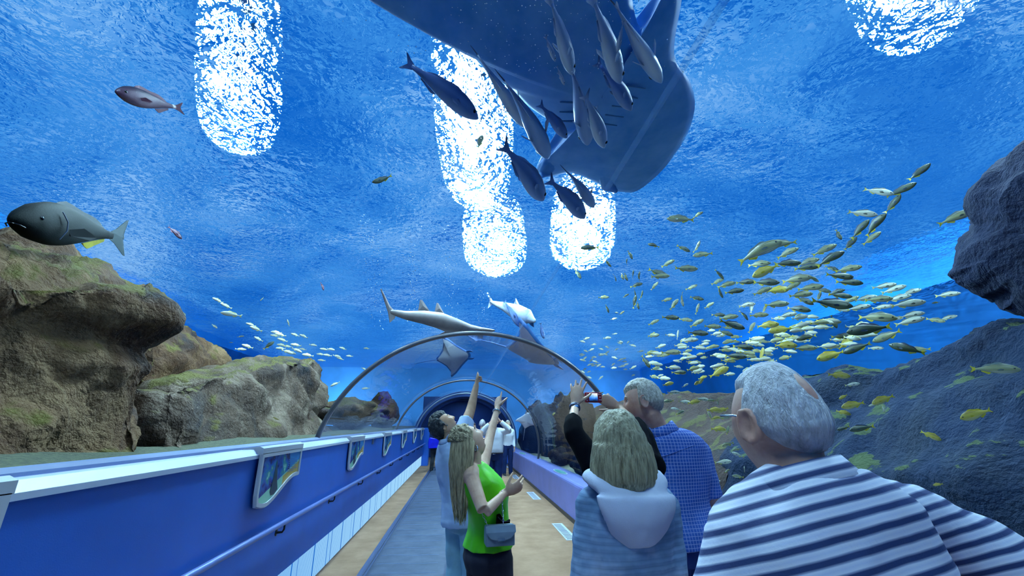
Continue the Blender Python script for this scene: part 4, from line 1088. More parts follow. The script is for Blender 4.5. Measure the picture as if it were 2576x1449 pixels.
M_hgrey = _hair('grey_white_hair', (150,152,158), (222,222,230), (30, 30, 9))
M_hbrown = _hair('brown_hair', (40,28,22), (86,64,48))
def _cloth(name, c, amt=.12, rough=.8, weave=260, spec=.25):
    t = NT(name); v = t.coord(); n = t.noise(v, 5, 4, .6); col = lin(c)
    a = tuple(x*(1-amt) for x in col[:3])+(1,); b_ = tuple(min(1, x*(1+amt)) for x in col[:3])+(1,)
    t.bsdf(t.ramp(n, [(.3, a), (.7, b_)]), rough, 0, t.bump(t.noise(v, weave, 2), .2, .003), spec); return t.m
M_green = _cloth('lime_green_satin', (96,205,24), .15, .4)
M_navypants = _cloth('black_trouser_cloth', (22,22,38), .2)
M_ltblue = _cloth('pale_blue_shirt_cloth', (176,200,238), .08)
M_ltjeans = _cloth('light_washed_denim', (140,182,205), .2)
M_jeans = _cloth('blue_denim', (34,58,120), .25)
M_navy = _cloth('navy_cloth', (18,40,92), .2)
M_blackcloth = _cloth('black_sleeve_cloth', (5,6,12), .2, .9, 260, .04)
M_white = _cloth('white_shirt_cloth', (226,232,244), .05)
M_blueshirt = _cloth('mid_blue_shirt_cloth', (60,112,196), .1)
def _knit():
    t = NT('shaded_ribbed_cardigan'); v = t.coord(); sx = t.n('ShaderNodeSeparateXYZ'); t.l(v, sx.inputs[0])
    n = t.noise(v, 5, 4, .6)
    q = t.math('PINGPONG', t.math('ADD', sx.outputs['Z'], t.math('MULTIPLY', n, .02)), .011)
    c = t.ramp(n, [(.3, lin((84,118,158))), (.55, lin((124,152,190))), (.75, lin((180,198,228)))])  # shade and pale highlights put into the knit colour
    c = t.mix(t.math('MULTIPLY', t.math('LESS_THAN', q, .0035), .16), c, lin((60,90,130)))
    t.bsdf(c, .85, 0, t.bump(q, .25, .4), .2); return t.m
M_jacket = _knit()
M_camo = _cloth('dark_camouflage_cloth', (50,54,62), .5)
def _plaid():
    t = NT('blue_plaid_cloth'); v = t.coord(); sx = t.n('ShaderNodeSeparateXYZ'); t.l(v, sx.inputs[0])
    a = t.math('LESS_THAN', t.math('PINGPONG', sx.outputs['X'], .0085), .0014)
    a2 = t.math('LESS_THAN', t.math('PINGPONG', sx.outputs['Y'], .0085), .0014)
    b = t.math('LESS_THAN', t.math('PINGPONG', sx.outputs['Z'], .0085), .0014)
    ge = t.n('ShaderNodeTexCoord'); ns = t.n('ShaderNodeSeparateXYZ'); t.l(ge.outputs['Normal'], ns.inputs[0])
    side = t.math('GREATER_THAN', t.math('ABSOLUTE', ns.outputs['X']), .75)
    ab = t.mix(side, a, a2)
    g = t.math('MAXIMUM', ab, b)
    n = t.noise(v, 6, 3)
    c = t.mix(t.math('MULTIPLY', g, .62), t.ramp(n, [(.3, lin((44,84,180))), (.7, lin((66,112,212)))]), lin((196,214,250)))
    t.bsdf(c, .75, 0, None, .3); return t.m
M_plaid = _plaid()
def _striped():
    t = NT('striped_shirt_cloth'); v = t.coord(); sx = t.n('ShaderNodeSeparateXYZ'); t.l(v, sx.inputs[0])
    n = t.noise(v, 4, 3)
    s = t.math('SUBTRACT', t.math('ADD', sx.outputs['Z'], t.math('MULTIPLY', sx.outputs['Y'], .30)), t.math('MULTIPLY', sx.outputs['X'], .22))
    s = t.math('ADD', s, t.math('MULTIPLY', n, .012))
    q = t.math('PINGPONG', s, .0135)
    c = t.ramp(t.math('DIVIDE', q, .0135), [(.26, lin((44,58,104))), (.46, lin((150,162,196))), (.6, lin((226,230,246))), (1, lin((206,214,238)))])
    t.bsdf(c, .75, 0, t.bump(t.noise(v, 200, 2), .2, .003), .3); return t.m
M_striped = _striped()
M_lips = mat_plain('lip_skin', (176,98,96), .4); M_teeth = mat_plain('teeth', (240,240,236), .25)
M_white_eye = mat_plain('eye_white', (232,234,236), .15); M_iris = mat_plain('iris', (40,34,34), .1)
M_leather = mat_plain('dark_leather', (30,24,24), .45); M_silver = mat_plain('silver_metal', (200,205,215), .2, 1.0)
M_sole = mat_plain('shoe_sole', (190,190,190), .7); M_shoe = mat_plain('black_shoe', (22,22,28), .5); M_shoew = mat_plain('white_shoe', (210,215,225), .5)

def g2(a, b): return exp(-(a*a + b*b))
def head_pt(d, sc=1.0):
    """surface point of a head (x right, y front, z up; metres, centre between the ears) along unit vector d"""
    x, y, z = .076*d.x, .100*d.y, .120*d.z
    lo = max(0, -d.z)
    x *= 1 - .26*lo**1.3
    if d.y < 0: y *= 1 - .50*lo**1.2
    else: y *= 1 - .10*lo
    if d.y > .2:
        f = min(1, (d.y-.2)/.3); y += f*(.004*g2((z-.028)/.012, x/.05))                       # brow
        for s in (-1, 1):
            y -= f*.011*g2((x-s*.031)/.016, (z-.010)/.013)                                    # eye sockets
            y += f*.006*g2((x-s*.043)/.02, (z+.020)/.02)                                      # cheekbones
        w = .008 + .007*max(0, min(1, (.012-z)/.045))
        ridge = max(0, min(1, (.022-z)/.05)) if z > -.032 else max(0, 1-(-.032-z)/.010)
        y += f*.025*ridge*exp(-(x/w)**2)                                                      # nose
        y += f*(.006*g2(x/.022, (z+.055)/.006) - .004*g2(x/.024, (z+.063)/.004) + .007*g2(x/.019, (z+.071)/.007))   # lips
        y -= f*.005*g2(x/.03, (z+.084)/.008); y += f*.009*g2(x/.022, (z+.102)/.014)           # chin
    return Vector((x, y, z))*sc
def axes(face, up):
    f = Vector(face).normalized(); u = Vector(up); u = (u - f*u.dot(f)).normalized(); r = f.cross(u)
    return Matrix((r, f, u)).transposed()          # columns: right, front, up
def head_rings(c, M, sc, nu=56, nv=44, off=None):
    rings = []
    for i in range(nv+1):
        th = -pi/2 + pi*min(max(i/nv, .004), .996); rg = []
        for k in range(nu):
            d = Vector((cos(th)*sin(2*pi*k/nu), cos(th)*cos(2*pi*k/nu), sin(th)))
            p = head_pt(d, sc)
            if off: p = p + (p.normalized())*off(d, p)
            rg.append(c + M @ p)
        rings.append(rg)
    return rings
def ears(b, c, M, sc):
    for s in (-1, 1):
        e = c + M @ (Vector((s*.077, -.012, -.004))*sc)
        rot = M @ Matrix.Rotation(s*R(-18), 3, 'Z') @ Matrix.Rotation(R(-10), 3, 'X')
        n = 16; rim = [e + rot @ (Vector((s*.010, .019*cos(2*pi*k/n), .033*sin(2*pi*k/n)))*sc) for k in range(n+1)]
        b.tube(rim, [.0058*sc]*(n+1), 8)
        b.ell(e + rot @ Vector((s*.003, 0, 0))*sc, (.006*sc, .018*sc, .031*sc), rot.to_4x4(), 10, 8)
        b.ell(e + rot @ Vector((s*.008, .004, -.026))*sc, (.006*sc, .009*sc, .010*sc), rot.to_4x4(), 8, 6)
FING = {'point': ((0,.05,.02),(1.35,1.5,.8),(1.4,1.55,.8),(1.4,1.5,.8)), 'relaxed': ((.25,.35,.2),(.35,.45,.25),(.45,.5,.3),(.5,.55,.3)),
        'spread': ((.02,.08,.05),(.05,.1,.05),(.1,.12,.08),(.12,.2,.1)), 'hold': ((.5,.6,.4),(.6,.7,.4),(.7,.8,.4),(.7,.8,.4)), 'half': ((.15,.3,.2),(.5,.6,.3),(.7,.8,.4),(.8,.9,.4))}
def hand(b, wrist, fdir, pn, right, pose='relaxed', sc=1.0, spread=.10, thumb=.0):
    f = Vector(fdir).normalized(); n = Vector(pn); n = (n - f*n.dot(f)).normalized()
    t = f.cross(n)*(1 if right else -1); w = Vector(wrist)
    b.tube([w - f*.02*sc, w + f*.02*sc, w + f*.055*sc, w + f*.088*sc], [(.025*sc, .019*sc), (.030*sc, .018*sc), (.040*sc, .016*sc), (.038*sc, .012*sc)], 14, up=n)
    L = (.074, .083, .076, .060)
    for k in range(4):
        lat = (.0305, .0105, -.0100, -.0295)[k]
        base = w + f*(.084, .088, .085, .077)[k]*sc + t*lat*sc
        d0 = (f + t*(lat/.03)*spread).normalized()
        p = base; a = 0; pts = [base - d0*.02*sc, base]
        for q, fr_ in enumerate((.46, .30, .24)):
            a += FING[pose][k][q]; p = p + (d0*cos(a) + n*sin(a))*L[k]*fr_*sc; pts.append(p)
        b.tube(pts, [.0095*sc, .0092*sc, .0083*sc, .0075*sc, .0062*sc], 8)
    p = w + f*.022*sc + t*.022*sc; pts = [p]
    dd = (t*.72 + f*.62 + n*.25).normalized()
    for q, l in enumerate((.042, .033, .027)):
        pts.append(pts[-1] + dd*l*sc); dd = (dd + f*.25 - t*thumb + n*.18*(1+thumb)).normalized()
    b.tube(pts, [.0135*sc, .011*sc, .0095*sc, .007*sc], 8)

MALE = [(-.22,.140,.100,-.012),(-.08,.165,.118,-.014),(.06,.166,.118,-.008),(.25,.154,.110,.004),(.45,.160,.116,.010),(.63,.178,.124,.010),(.80,.180,.112,.0),(.91,.148,.092,-.010),(1.0,.085,.072,-.014),(1.05,.062,.064,-.010)]
STOUT = [(-.22,.150,.115,-.012),(-.08,.178,.135,-.01),(.06,.186,.148,.010),(.25,.186,.158,.026),(.45,.184,.150,.022),(.63,.190,.138,.012),(.80,.190,.122,.0),(.91,.156,.098,-.010),(1.0,.090,.078,-.014),(1.05,.066,.066,-.010)]
FEM = [(-.22,.146,.105,-.014),(-.08,.172,.120,-.016),(.06,.162,.112,-.008),(.25,.132,.094,.004),(.45,.140,.104,.016),(.60,.152,.126,.026),(.78,.156,.104,.006),(.90,.128,.084,-.006),(1.0,.070,.060,-.012),(1.05,.052,.052,-.008)]

class Person:
    def __init__(s, label, pos, face, H, table=MALE, skin=None, joints=None, world=None, voxel=.0055):
        s.H = H; k = H/1.75; s.k = k; s.tab = [(t, a*k, b*k, y*k) for t, a, b, y in table]; s.skin = skin or M_skin; s.voxel = voxel; s.armk = .86 if table is FEM else 1.0
        s.rz = atan2(-face[0], face[1])
        s.root = thing('person', label, 'person', (pos[0], pos[1], 0), s.rz)
        s.Mi = (Matrix.Translation((pos[0], pos[1], 0)) @ Matrix.Rotation(s.rz, 4, 'Z')).inverted()
        sh = max(a for t, a, b, y in s.tab if t > .7)
        J = dict(pelvis=(0,0,.95), waist=(0,.0,1.07), chest=(0,.01,1.27), neck=(0,-.015,1.465), head=(0,.022,1.632),
                 shoulder_r=(sh/k,-.012,1.405), shoulder_l=(-sh/k,-.012,1.405), hip_r=(.092,0,.905), hip_l=(-.092,0,.905), knee_r=(.10,.02,.49), knee_l=(-.10,.02,.49), ankle_r=(.11,-.02,.085), ankle_l=(-.11,-.02,.085))
        for q, sg in (('r', 1), ('l', -1)):
            x = sh/k; J['elbow_'+q] = (sg*(x+.045), -.03, 1.12); J['wrist_'+q] = (sg*(x+.04), .07, .875)
        s.J = {a: Vector(v)*k for a, v in J.items()}
        for a, v in (joints or {}).items(): s.J[a] = Vector(v)
        for a, v in (world or {}).items(): s.J[a] = s.Mi @ Vector(v)
        s.face = Vector((0, 1, 0)); s.up = Vector((0, 0, 1)); s.hands = {}
    def ldir(s, d): return (s.Mi.to_3x3() @ Vector(d)).normalized()
    def look(s, face, up=(0, 0, 1)): s.face = s.ldir(face); s.up = s.ldir(up); return s
    def hand(s, side, fdir, pn, pose='relaxed', world=True, **kw):
        s.hands[side] = (s.ldir(fdir) if world else Vector(fdir), s.ldir(pn) if world else Vector(pn), pose, kw); return s
    def spine(s, t):
        J = s.J; P = [J['pelvis'], J['waist'], J['chest'], J['neck']]; Ls = [(P[i+1]-P[i]).length for i in range(3)]; T = sum(Ls)
        hip = (J['hip_r']-J['hip_l']).normalized(); sh = (J['shoulder_r']-J['shoulder_l']).normalized()
        l = hip.lerp(sh, min(1, max(0, t))).normalized()
        d = t*T
        if t <= 0: tg = Vector((0, 0, 1)).lerp((P[1]-P[0]).normalized(), .5).normalized(); c = P[0] + tg*d
        elif t >= 1: tg = (P[3]-P[2]).normalized(); c = P[3] + tg*(d-T)
        else:
            i = 0
            while i < 2 and d > Ls[i]: d -= Ls[i]; i += 1
            c = P[i].lerp(P[i+1], d/Ls[i]); tg = (P[i+1]-P[i]).normalized()
        l = (l - tg*l.dot(tg)).normalized(); return c, l, tg.cross(l)
    def val(s, t):
        T = s.tab
        if t <= T[0][0]: return T[0][1:]
        for a, b in zip(T, T[1:]):
            if t <= b[0]:
                u = (t-a[0])/(b[0]-a[0]); return tuple(a[i]+(b[i]-a[i])*u for i in (1, 2, 3))
        return T[-1][1:]
    def torso_ring(s, t, ease=0, n=28, hw=None, hd=None, flare=0):
        c, l, f = s.spine(t); a, b, y = s.val(t); a += ease + flare; b += ease + flare
        o = []
        for k in range(n):
            q = 2*pi*k/n; cx, sy = cos(q), sin(q); e = 2/2.5
            o.append(c + l*(a*abs(cx)**e*(1 if cx > 0 else -1)) + f*(y + b*abs(sy)**e*(1 if sy > 0 else -1)))
        return o
    def torso(s, b, t0, t1, ease=0, n=14, flare0=0):
        b.loft([s.torso_ring(t0+(t1-t0)*i/n, ease, flare=flare0*(1-i/n)**2) for i in range(n+1)])
    def arm(s, b, side, ease=0, upto=2.0, r=None):
        J = s.J; k = s.k; A, B, C = J['shoulder_'+side], J['elbow_'+side], J['wrist_'+side]
        rr = r or tuple(x*s.armk for x in (.058, .052, .043, .041, .036, .026))
        U = [A, A.lerp(B, .35), A.lerp(B, .9), B.lerp(C, .12), B.lerp(C, .45), C]; us = [0, .35, .9, 1.12, 1.45, 2.0]
        pts, rad = [], []
        for i in range(6):
            if us[i] <= upto: pts.append(U[i]); rad.append(rr[i]*k + ease)
            else:
                u = (upto-us[i-1])/(us[i]-us[i-1])
                if u > .02: pts.append(U[i-1].lerp(U[i], u)); rad.append((rr[i-1]+(rr[i]-rr[i-1])*u)*k + ease)
                break
        b.tube(pts, rad, 16, round_ends=(upto >= 2))
        nk, l, f = s.spine(.99); b.tube([nk + (J['neck']-nk)*0 + f*(-.01), A.lerp(nk, .35) + Vector((0, 0, .008)), A], [.05*k+ease*.6, .052*k+ease*.8, .055*k+ease], 14)
    def leg(s, b, side, ease=0, r=(.088, .084, .058, .056, .040), upto=1.0):
        J = s.J; k = s.k; A, B, C = J['hip_'+side], J['knee_'+side], J['ankle_'+side]
        b.tube([A + Vector((0,0,.02)), A.lerp(B, .3), B, B.lerp(C, .35) + Vector((0,-.012,0)), C], [x*k+ease for x in r], 18)
    def body(s, b=None):
        b = MB(); J = s.J; k = s.k
        s.torso(b, -.22, 1.05)
        M = axes(s.face, s.up); s.M = M
        hc = J['head']; base = hc + M @ Vector((0, -.028*k, -.06*k))
        b.tube([J['neck'] + Vector((0,0,-.03)), J['neck'].lerp(base, .5), base], [(.062*k, .06*k), (.055*k, .056*k), (.054*k, .056*k)], 18)
        b.loft(head_rings(hc, M, k)); ears(b, hc, M, k)
        for q in ('r', 'l'):
            s.arm(b, q); s.leg(b, q)
            an = J['ankle_'+q]; b.tube([an + Vector((0,-.05,-.045))*k, an + Vector((0,.06,-.05))*k, an + Vector((0,.15,-.06))*k], [.034*k, .038*k, .024*k], 12)
            h = s.hands.get(q)
            d = (J['wrist_'+q]-J['elbow_'+q]).normalized()
            if h: hand(b, J['wrist_'+q], h[0], h[1], q == 'r', h[2], k*1.0, **h[3])
            else: hand(b, J['wrist_'+q], d, Vector((-1 if q == 'r' else 1, .1, 0)), q == 'r', 'relaxed', k)
        me = remesh(b, s.voxel, 2)
        o = mesh_obj('body', me, s.skin, s.root); s.eyes(); return o
    def eyes(s):
        for q in (-1, 1):
            c = s.J['head'] + s.M @ (Vector((q*.031, .0712, .011))*s.k)
            b = MB(); b.ell(c, (.0125*s.k,)*3, None, 14, 10)
            o = b.build('eye', M_white_eye, s.root, True)
            b = MB(); b.ell(c + s.M @ Vector((0, .0090*s.k, .002*s.k)), (.0062*s.k, .0050*s.k, .0062*s.k), s.M.to_4x4(), 12, 8); b.build('iris', M_iris, o, True)
    def brows(s, m):
        for q in (-1, 1):
            b = MB(); b.tube([s.J['head'] + s.M @ (Vector((q*x, y, z))*s.k) for x, y, z in ((.014,.092,.030),(.030,.089,.036),(.048,.079,.030))], [(.003,.004),(.004,.005),(.002,.003)], 8); b.build('eyebrow', m, s.root, True)
    def lips(s, smile=False):
        c = lambda x, y, z: s.J['head'] + s.M @ (Vector((x, y, z))*s.k)
        b = MB(); b.tube([c(x, .0835-.009*(abs(x)/.024)**2, -.063+(.006 if smile else 0)*(abs(x)/.024)**2) for x in (-.024,-.012,0,.012,.024)], [.002,.0055,.006,.0055,.002], 8); b.build('lips', M_lips, s.root, True)
        if smile:
            b = MB(); b.tube([c(x, .0885-.009*(abs(x)/.022)**2, -.063+.005*(abs(x)/.022)**2) for x in (-.019,-.01,0,.01,.019)], [.002,.003,.0034,.003,.002], 8); b.build('teeth', M_teeth, s.root, True)
    def hair(s, fn, m, name='hair', nu=72, nv=54):
        b = MB(); b.loft(head_rings(s.J['head'], s.M, s.k, nu, nv, fn)); return b.build(name, m, s.root, True)
    def shirt(s, m, t0=-.02, t1=1.0, ease=.014, sleeve=.8, sl_ease=.016, fold=.006, name='shirt', voxel=.009, extra=None, flare0=.0, sides='rl', seed=0):
        b = MB(); s.torso(b, t0, t1, ease, 16, flare0)
        for q in sides:
            if sleeve > 0: s.arm(b, q, sl_ease, sleeve)
        if extra: extra(b)
        def disp(p): return fold*(fbm((p.x*6+seed, p.y*6, p.z*3.2), 3) + .6*fbm((p.x*2+p.z*9+seed, p.y*4, p.z*3-p.x*6), 3))
        return mesh_obj(name, remesh(b, voxel, 3, disp), m, s.root)
    def trousers(s, m, top=.10, ease=.014, legr=(.100,.094,.070,.068,.062), fold=.006, name='trousers', voxel=.01):
        b = MB(); s.torso(b, -.22, top, ease, 8)
        for q in 'rl': s.leg(b, q, ease*.5, legr)
        def disp(p): return fold*(fbm((p.x*7, p.y*7, p.z*4), 3) + .5*fbm((p.x*3, p.y*3, p.z*16), 2))
        return mesh_obj(name, remesh(b, voxel, 3, disp), m, s.root)
    def belt(s, t=.085, ease=.022, m=None, buckle=True):
        b = MB(); d = .018
        rs = [s.torso_ring(t-d, ease), s.torso_ring(t-d, ease+.005), s.torso_ring(t+d, ease+.005), s.torso_ring(t+d, ease)]
        b.loft(rs + [rs[0]], False, False); o = b.build('belt', m or M_leather, s.root)
        if buckle:
            c, l, f = s.spine(t); a, bb, y = s.val(t); q = c + f*(y+bb+ease+.005); b = MB(); u = l.cross(f)
            b.tube([q + l*x + u*z for x, z in ((-.025,-.018),(.025,-.018),(.025,.018),(-.025,.018),(-.025,-.018))], [.003]*5, 6); b.build('buckle', M_silver, o)
    def collar(s, m, h=.042, r=.074, drop=.012, spread=.02, tilt=.3):
        J = s.J; k = s.k; c, l, f = s.spine(1.0); tg = l.cross(f); b = MB(); n = 28
        ax = (J['head']-J['neck']).normalized().lerp(tg, .6).normalized()
        def rg(rad, z, fr=0): return [c + l*(rad*cos(2*pi*q/n))*k + f*(rad*1.02*sin(2*pi*q/n) - .004)*k + ax*(z - fr*max(0, sin(2*pi*q/n))*.03)*k for q in range(n)]
        rs = [rg(r, -.02, 1), rg(r-.004, h, 1), rg(r+.006, h+.002, 1), rg(r+spread, drop-.012, 1), rg(r+spread-.006, drop-.016, 1)]
        b.loft(rs, False, False); return b.build('collar', m, s.root, True)
    def shoes(s, m=None, sole=None):
        for q in 'rl':
            an = s.J['ankle_'+q]; k = s.k
            b = MB(); b.tube([(an.x, an.y-.055*k, .045*k), (an.x, an.y+.0*k, .055*k), (an.x, an.y+.08*k, .045*k), (an.x, an.y+.165*k, .032*k)], [(.036*k, .032*k), (.042*k, .046*k), (.047*k, .034*k), (.036*k, .022*k)], 14, up=(0,0,1))
            o = b.build('shoe', m or M_shoe, s.root, True)
            b = MB(); b.prism([(an.x+.052*k*cos(a)*(1 if sin(a) > 0 else .8), an.y+.06*k+.145*k*sin(a), .001) for a in [2*pi*j/20 for j in range(20)]], (0,0,.016)); b.build('sole', sole or M_sole, o)
def hmask(patch=None, back=0, front=.42, low=-.55, soft=.18, th=.016, base=-.006, nse=.004, bald=0):
    """hair thickness over the skull: none on the face, down to `low` at the back and to the ears at the sides"""
    def fn(d, p):
        face_line = .36 + back + .25*abs(d.x)          # hairline height on the forehead
        a = (d.z - face_line)/soft if d.y > 0 else 9
        side = (d.z - (-.02 - .55*max(0, -d.y)))/soft if d.y < .25 else a
        m = a if d.y > .45 else min(9, side)
        if d.y <= .45 and d.y > 0: m = max(a, (.18-d.y)/.15 if d.z > -.18 else -1)
        if d.z < low: m = min(m, (d.z-low+.18)/soft)
        m = max(0, min(1, m))
        if patch: m *= 1 - min(1, .95*exp(-((d-Vector(patch)).length/.46)**2))
        t = th
        if bald and d.z > .55: t = th*max(0, 1-(d.z-.55)/.25)*1.0 - .004*bald
        return base + (t-base)*m + nse*m*.7*fbm((p.x*70, p.y*36, p.z*40), 3) + nse*1.2*m*fbm((p.x*130, p.y*50, p.z*50), 2)
    return fn
def dist(a, b): return round((Vector(a)-Vector(b)).length, 2)
# ------------------------------------------------------------------ the visitors
# --- woman in the green top, pointing
Yw = 3.0
W = Person('woman in lime green sleeveless top with long blond hair, pointing up', at_y(1230,1380,Yw)[:2], (.86,.5), 1.66, FEM, M_skin, voxel=.0045,
  world=dict(head=at_y(1181,1112,Yw), neck=at_y(1190,1172,Yw), chest=at_y(1212,1232,Yw), waist=at_y(1226,1310,Yw),
             shoulder_r=at_y(1186,1200,Yw-.12), elbow_r=at_y(1218,1292,Yw-.29), wrist_r=at_y(1270,1240,Yw-.14),
             shoulder_l=at_y(1212,1180,Yw+.17), elbow_l=at_y(1232,1100,Yw+.38), wrist_l=at_y(1251,1028,Yw+.54)))
W.look((.62,.22,.74), (-.75,0,.66))
W.hand('r', (.9,.05,.35), (-.1,.9,.3), 'relaxed', spread=.22)
W.hand('l', (.10,.55,.82), (.75,.5,-.4), 'point', thumb=.25)
W.body(); W.brows(M_hbrown); W.lips()
def wtop(b):
    for q in 'rl':
        A = W.J['shoulder_'+q]; n, l, f = W.spine(.97); b.tube([A.lerp(n, .55), A.lerp(n, .12)], [.058, .050], 14)
W.shirt(M_green, .05, .99, .018, 0, 0, .007, 'top', .008, wtop, .012)
b = MB(); c, l, f = W.spine(.93); pts = []
for i in range(13):
    u = i/12*2-1; cc, ll, ff = W.spine(.96-.22*(1-abs(u))); hw, hd, yy = W.val(.96-.22*(1-abs(u)))
    pts.append(cc + ll*(u*.085) + ff*(yy+hd*.86+.024 - .05*abs(u)**2))
b.tube(pts, [.009]*13, 8); b.build('neckline_trim', mat_plain('dark_green_trim', (40,120,20), .5), W.root, True)
b = MB(); pf = []
for u, v_ in ((-.075,.64),(-.02,.62),(-.02,.55),(-.075,.57)):
    cc, ll, ff = W.spine(v_); hw, hd, yy = W.val(v_); pf.append(cc + ll*(-u) + ff*(yy + hd + .022))
b.prism(pf, W.spine(.6)[2]*.006); b.build('pocket_flap', M_green, W.root)
W.trousers(M_navypants, .14, .012, (.098,.092,.072,.074,.075)); W.shoes()
def wh(d, p):
    m = hmask(th=.018, nse=.0015, back=.22)(d, p); return m
W.hair(wh, M_hblond)
# long hair: locks falling from the crown down the back
b = MB(); lr = random.Random(3); hc = W.J['head']
for i in range(330):
    x = lr.uniform(-.078, .094); y = lr.uniform(-.125, -.022 if x > .0 else .0); v_ = lr.random()
    e = sqrt(max(0, 1-(x/.097)**2)); y = max(y, -.118*e) if y < 0 else y
    top = hc + W.M @ Vector((x*.55, -.01-.05*v_, .112-.03*v_))
    mid = hc + Vector((x*1.04, y, .035 + .03*lr.random()))
    q = (mid-hc); q = Vector((q.x/.092, q.y/.118, q.z/.118)); mid = hc + Vector((x*1.04, y, 0)) + Vector((0, 0, .03*lr.random())) if q.length > .95 else hc + (mid-hc)/max(q.length, .3)
    L = lr.uniform(.26, .46)
    b.tube([top, (top+mid)/2 + ((top+mid)/2-hc).normalized()*.03, mid, Vector((x*1.05, y*1.03-.008, hc.z-.13)) + Vector((hc.x, hc.y, 0)), Vector((hc.x + x*.85, hc.y + y*.75-.02, hc.z-.05-L*.6)), Vector((hc.x + x*.55+lr.uniform(-.01,.01), hc.y + y*.4-.03, hc.z-.02-L))], [.006, .0075, .008, .008, .0065, .001], 5)
b.build('long_locks', M_hblond, W.root, True)
b = MB(); wr = W.J['wrist_l']; ax = (W.J['wrist_l']-W.J['elbow_l']).normalized(); u = ax.cross(Vector((0,1,0))).normalized(); v = ax.cross(u); n = 20
b.tube([wr - ax*.03 + (u*cos(2*pi*i/n)+v*sin(2*pi*i/n))*.0275 for i in range(n+1)], [.006]*(n+1), 8); b.build('bracelet', M_silver, W.root, True)
b = MB(); e = hc + W.M @ Vector((.078, -.004, -.045)); n = 14
b.tube([e + Vector((.016*cos(2*pi*i/n), 0, -.018+.018*sin(2*pi*i/n))) for i in range(n+1)], [.0035]*(n+1), 6); b.build('earring', M_silver, W.root, True)
# her clutch on a chain, with a black pouch tucked behind it
cl = at_y(1256,1344,Yw-.20)
M_clutch = mat_plain('grey_satin_leather', (120,138,160), .32, nscale=9); 
K = thing('clutch_bag', 'grey clutch bag on a chain at the hip of the green topped woman', 'bag', cl, R(8))
b = MB(); pr = [(-.04,-.055),(.032,-.05),(.038,-.02),(.036,.02),(.028,.05),(-.028,.055),(-.038,.02)]
b.prism([(-.085, y, z) for y, z in pr], (.17, 0, 0)); bo = b.build('pouch_body', M_clutch, K)
mo = bo.modifiers.new('b', 'BEVEL'); mo.width = .008; mo.segments = 3
b = MB(); b.prism([(-.088,-.03,.052),(.088,-.03,.052),(.088,-.044,.02),(.06,-.048,-.012),(0,-.05,-.022),(-.06,-.048,-.012),(-.088,-.044,.02)], (0,-.006,0)); b.build('flap', M_clutch, K)
b = MB(); b.box((-.02,-.060,-.022),(.02,-.052,-.008)); b.build('clasp', M_silver, K)
b = MB(); Kw = Matrix.Translation(cl) @ Matrix.Rotation(R(8), 4, 'Z'); Ki = Kw.inverted()
ch = [Ki @ at_y(*q) for q in ((1195,1222,Yw-.20),(1200,1262,Yw-.23),(1213,1292,Yw-.25),(1228,1325,Yw-.235))]
def chain(b, P):
    for A_, B_ in zip(P, P[1:]):
        d = B_-A_; m = max(1, int(d.length/.012)); t_ = d.normalized(); u = t_.cross(Vector((0,1,0))).normalized(); v = t_.cross(u)
        for i in range(m):
            c = A_ + d*((i+.5)/m); w_ = u if i % 2 else v; k = 8
            b.tube([c + t_*.008*cos(2*pi*j/k) + w_*.0045*sin(2*pi*j/k) for j in range(k+1)], [.0014]*(k+1), 5)
chain(b, ch); b.build('chain_strap', M_silver, K); b = MB(); chain(b, [Ki @ at_y(*q) for q in ((1262,1235,Yw-.16),(1264,1275,Yw-.18),(1266,1318,Yw-.22))]); b.build('chain_strap', M_silver, K)
pc_ = at_y(1262,1318,Yw-.15); P_ = thing('pouch', 'small black open pouch tucked behind the grey clutch bag', 'pouch', pc_, R(8))
b = MB(); b.prism([(-.035,-.012,-.03),(.045,-.012,-.03),(.05,-.012,.022),(.02,-.012,.010),(-.012,-.012,.055),(-.03,-.012,.05)], (0,.022,0)); b.build('pouch_body', M_blackcloth, P_)
b = MB(); b.tube([(-.025,-.014,.04),(.0,-.016,.015),(.045,-.014,.015)], [.003]*3, 6); b.build('rim', M_leather, P_)

# --- man in the pale blue shirt, pointing
Ym = 4.05
Mn = Person('dark haired man in pale blue shirt leaning back and pointing up', at_y(1168,1310,Ym)[:2], (.80,.6), 1.80, MALE, M_skin3, voxel=.0048,
  world=dict(head=at_y(1117,1072,Ym), neck=at_y(1133,1112,Ym), chest=at_y(1140,1165,Ym), waist=at_y(1158,1245,Ym), pelvis=at_y(1168,1290,Ym),
             shoulder_r=at_y(1158,1100,Ym-.16), elbow_r=at_y(1184,1032,Ym-.0), wrist_r=at_y(1198,970,Ym+.12),
             shoulder_l=at_y(1122,1120,Ym+.2), elbow_l=at_y(1128,1190,Ym+.34), wrist_l=at_y(1165,1235,Ym+.4)))
Mn.look((.55,.18,.80), (-.80,0,.56))
Mn.hand('r', (.12,.35,.9), (.9,.1,-.2), 'point', thumb=.25)
Mn.body(); Mn.brows(M_hblack); Mn.lips(True)
Mn.shirt(M_ltblue, -.14, 1.0, .022, .62, .020, .009, flare0=.02); Mn.collar(M_ltblue, .035, .076)
Mn.trousers(M_ltjeans, .05, .016, (.104,.098,.078,.076,.074), .008); Mn.shoes(M_shoew)
Mn.hair(hmask(th=.024, nse=.008), M_hblack)

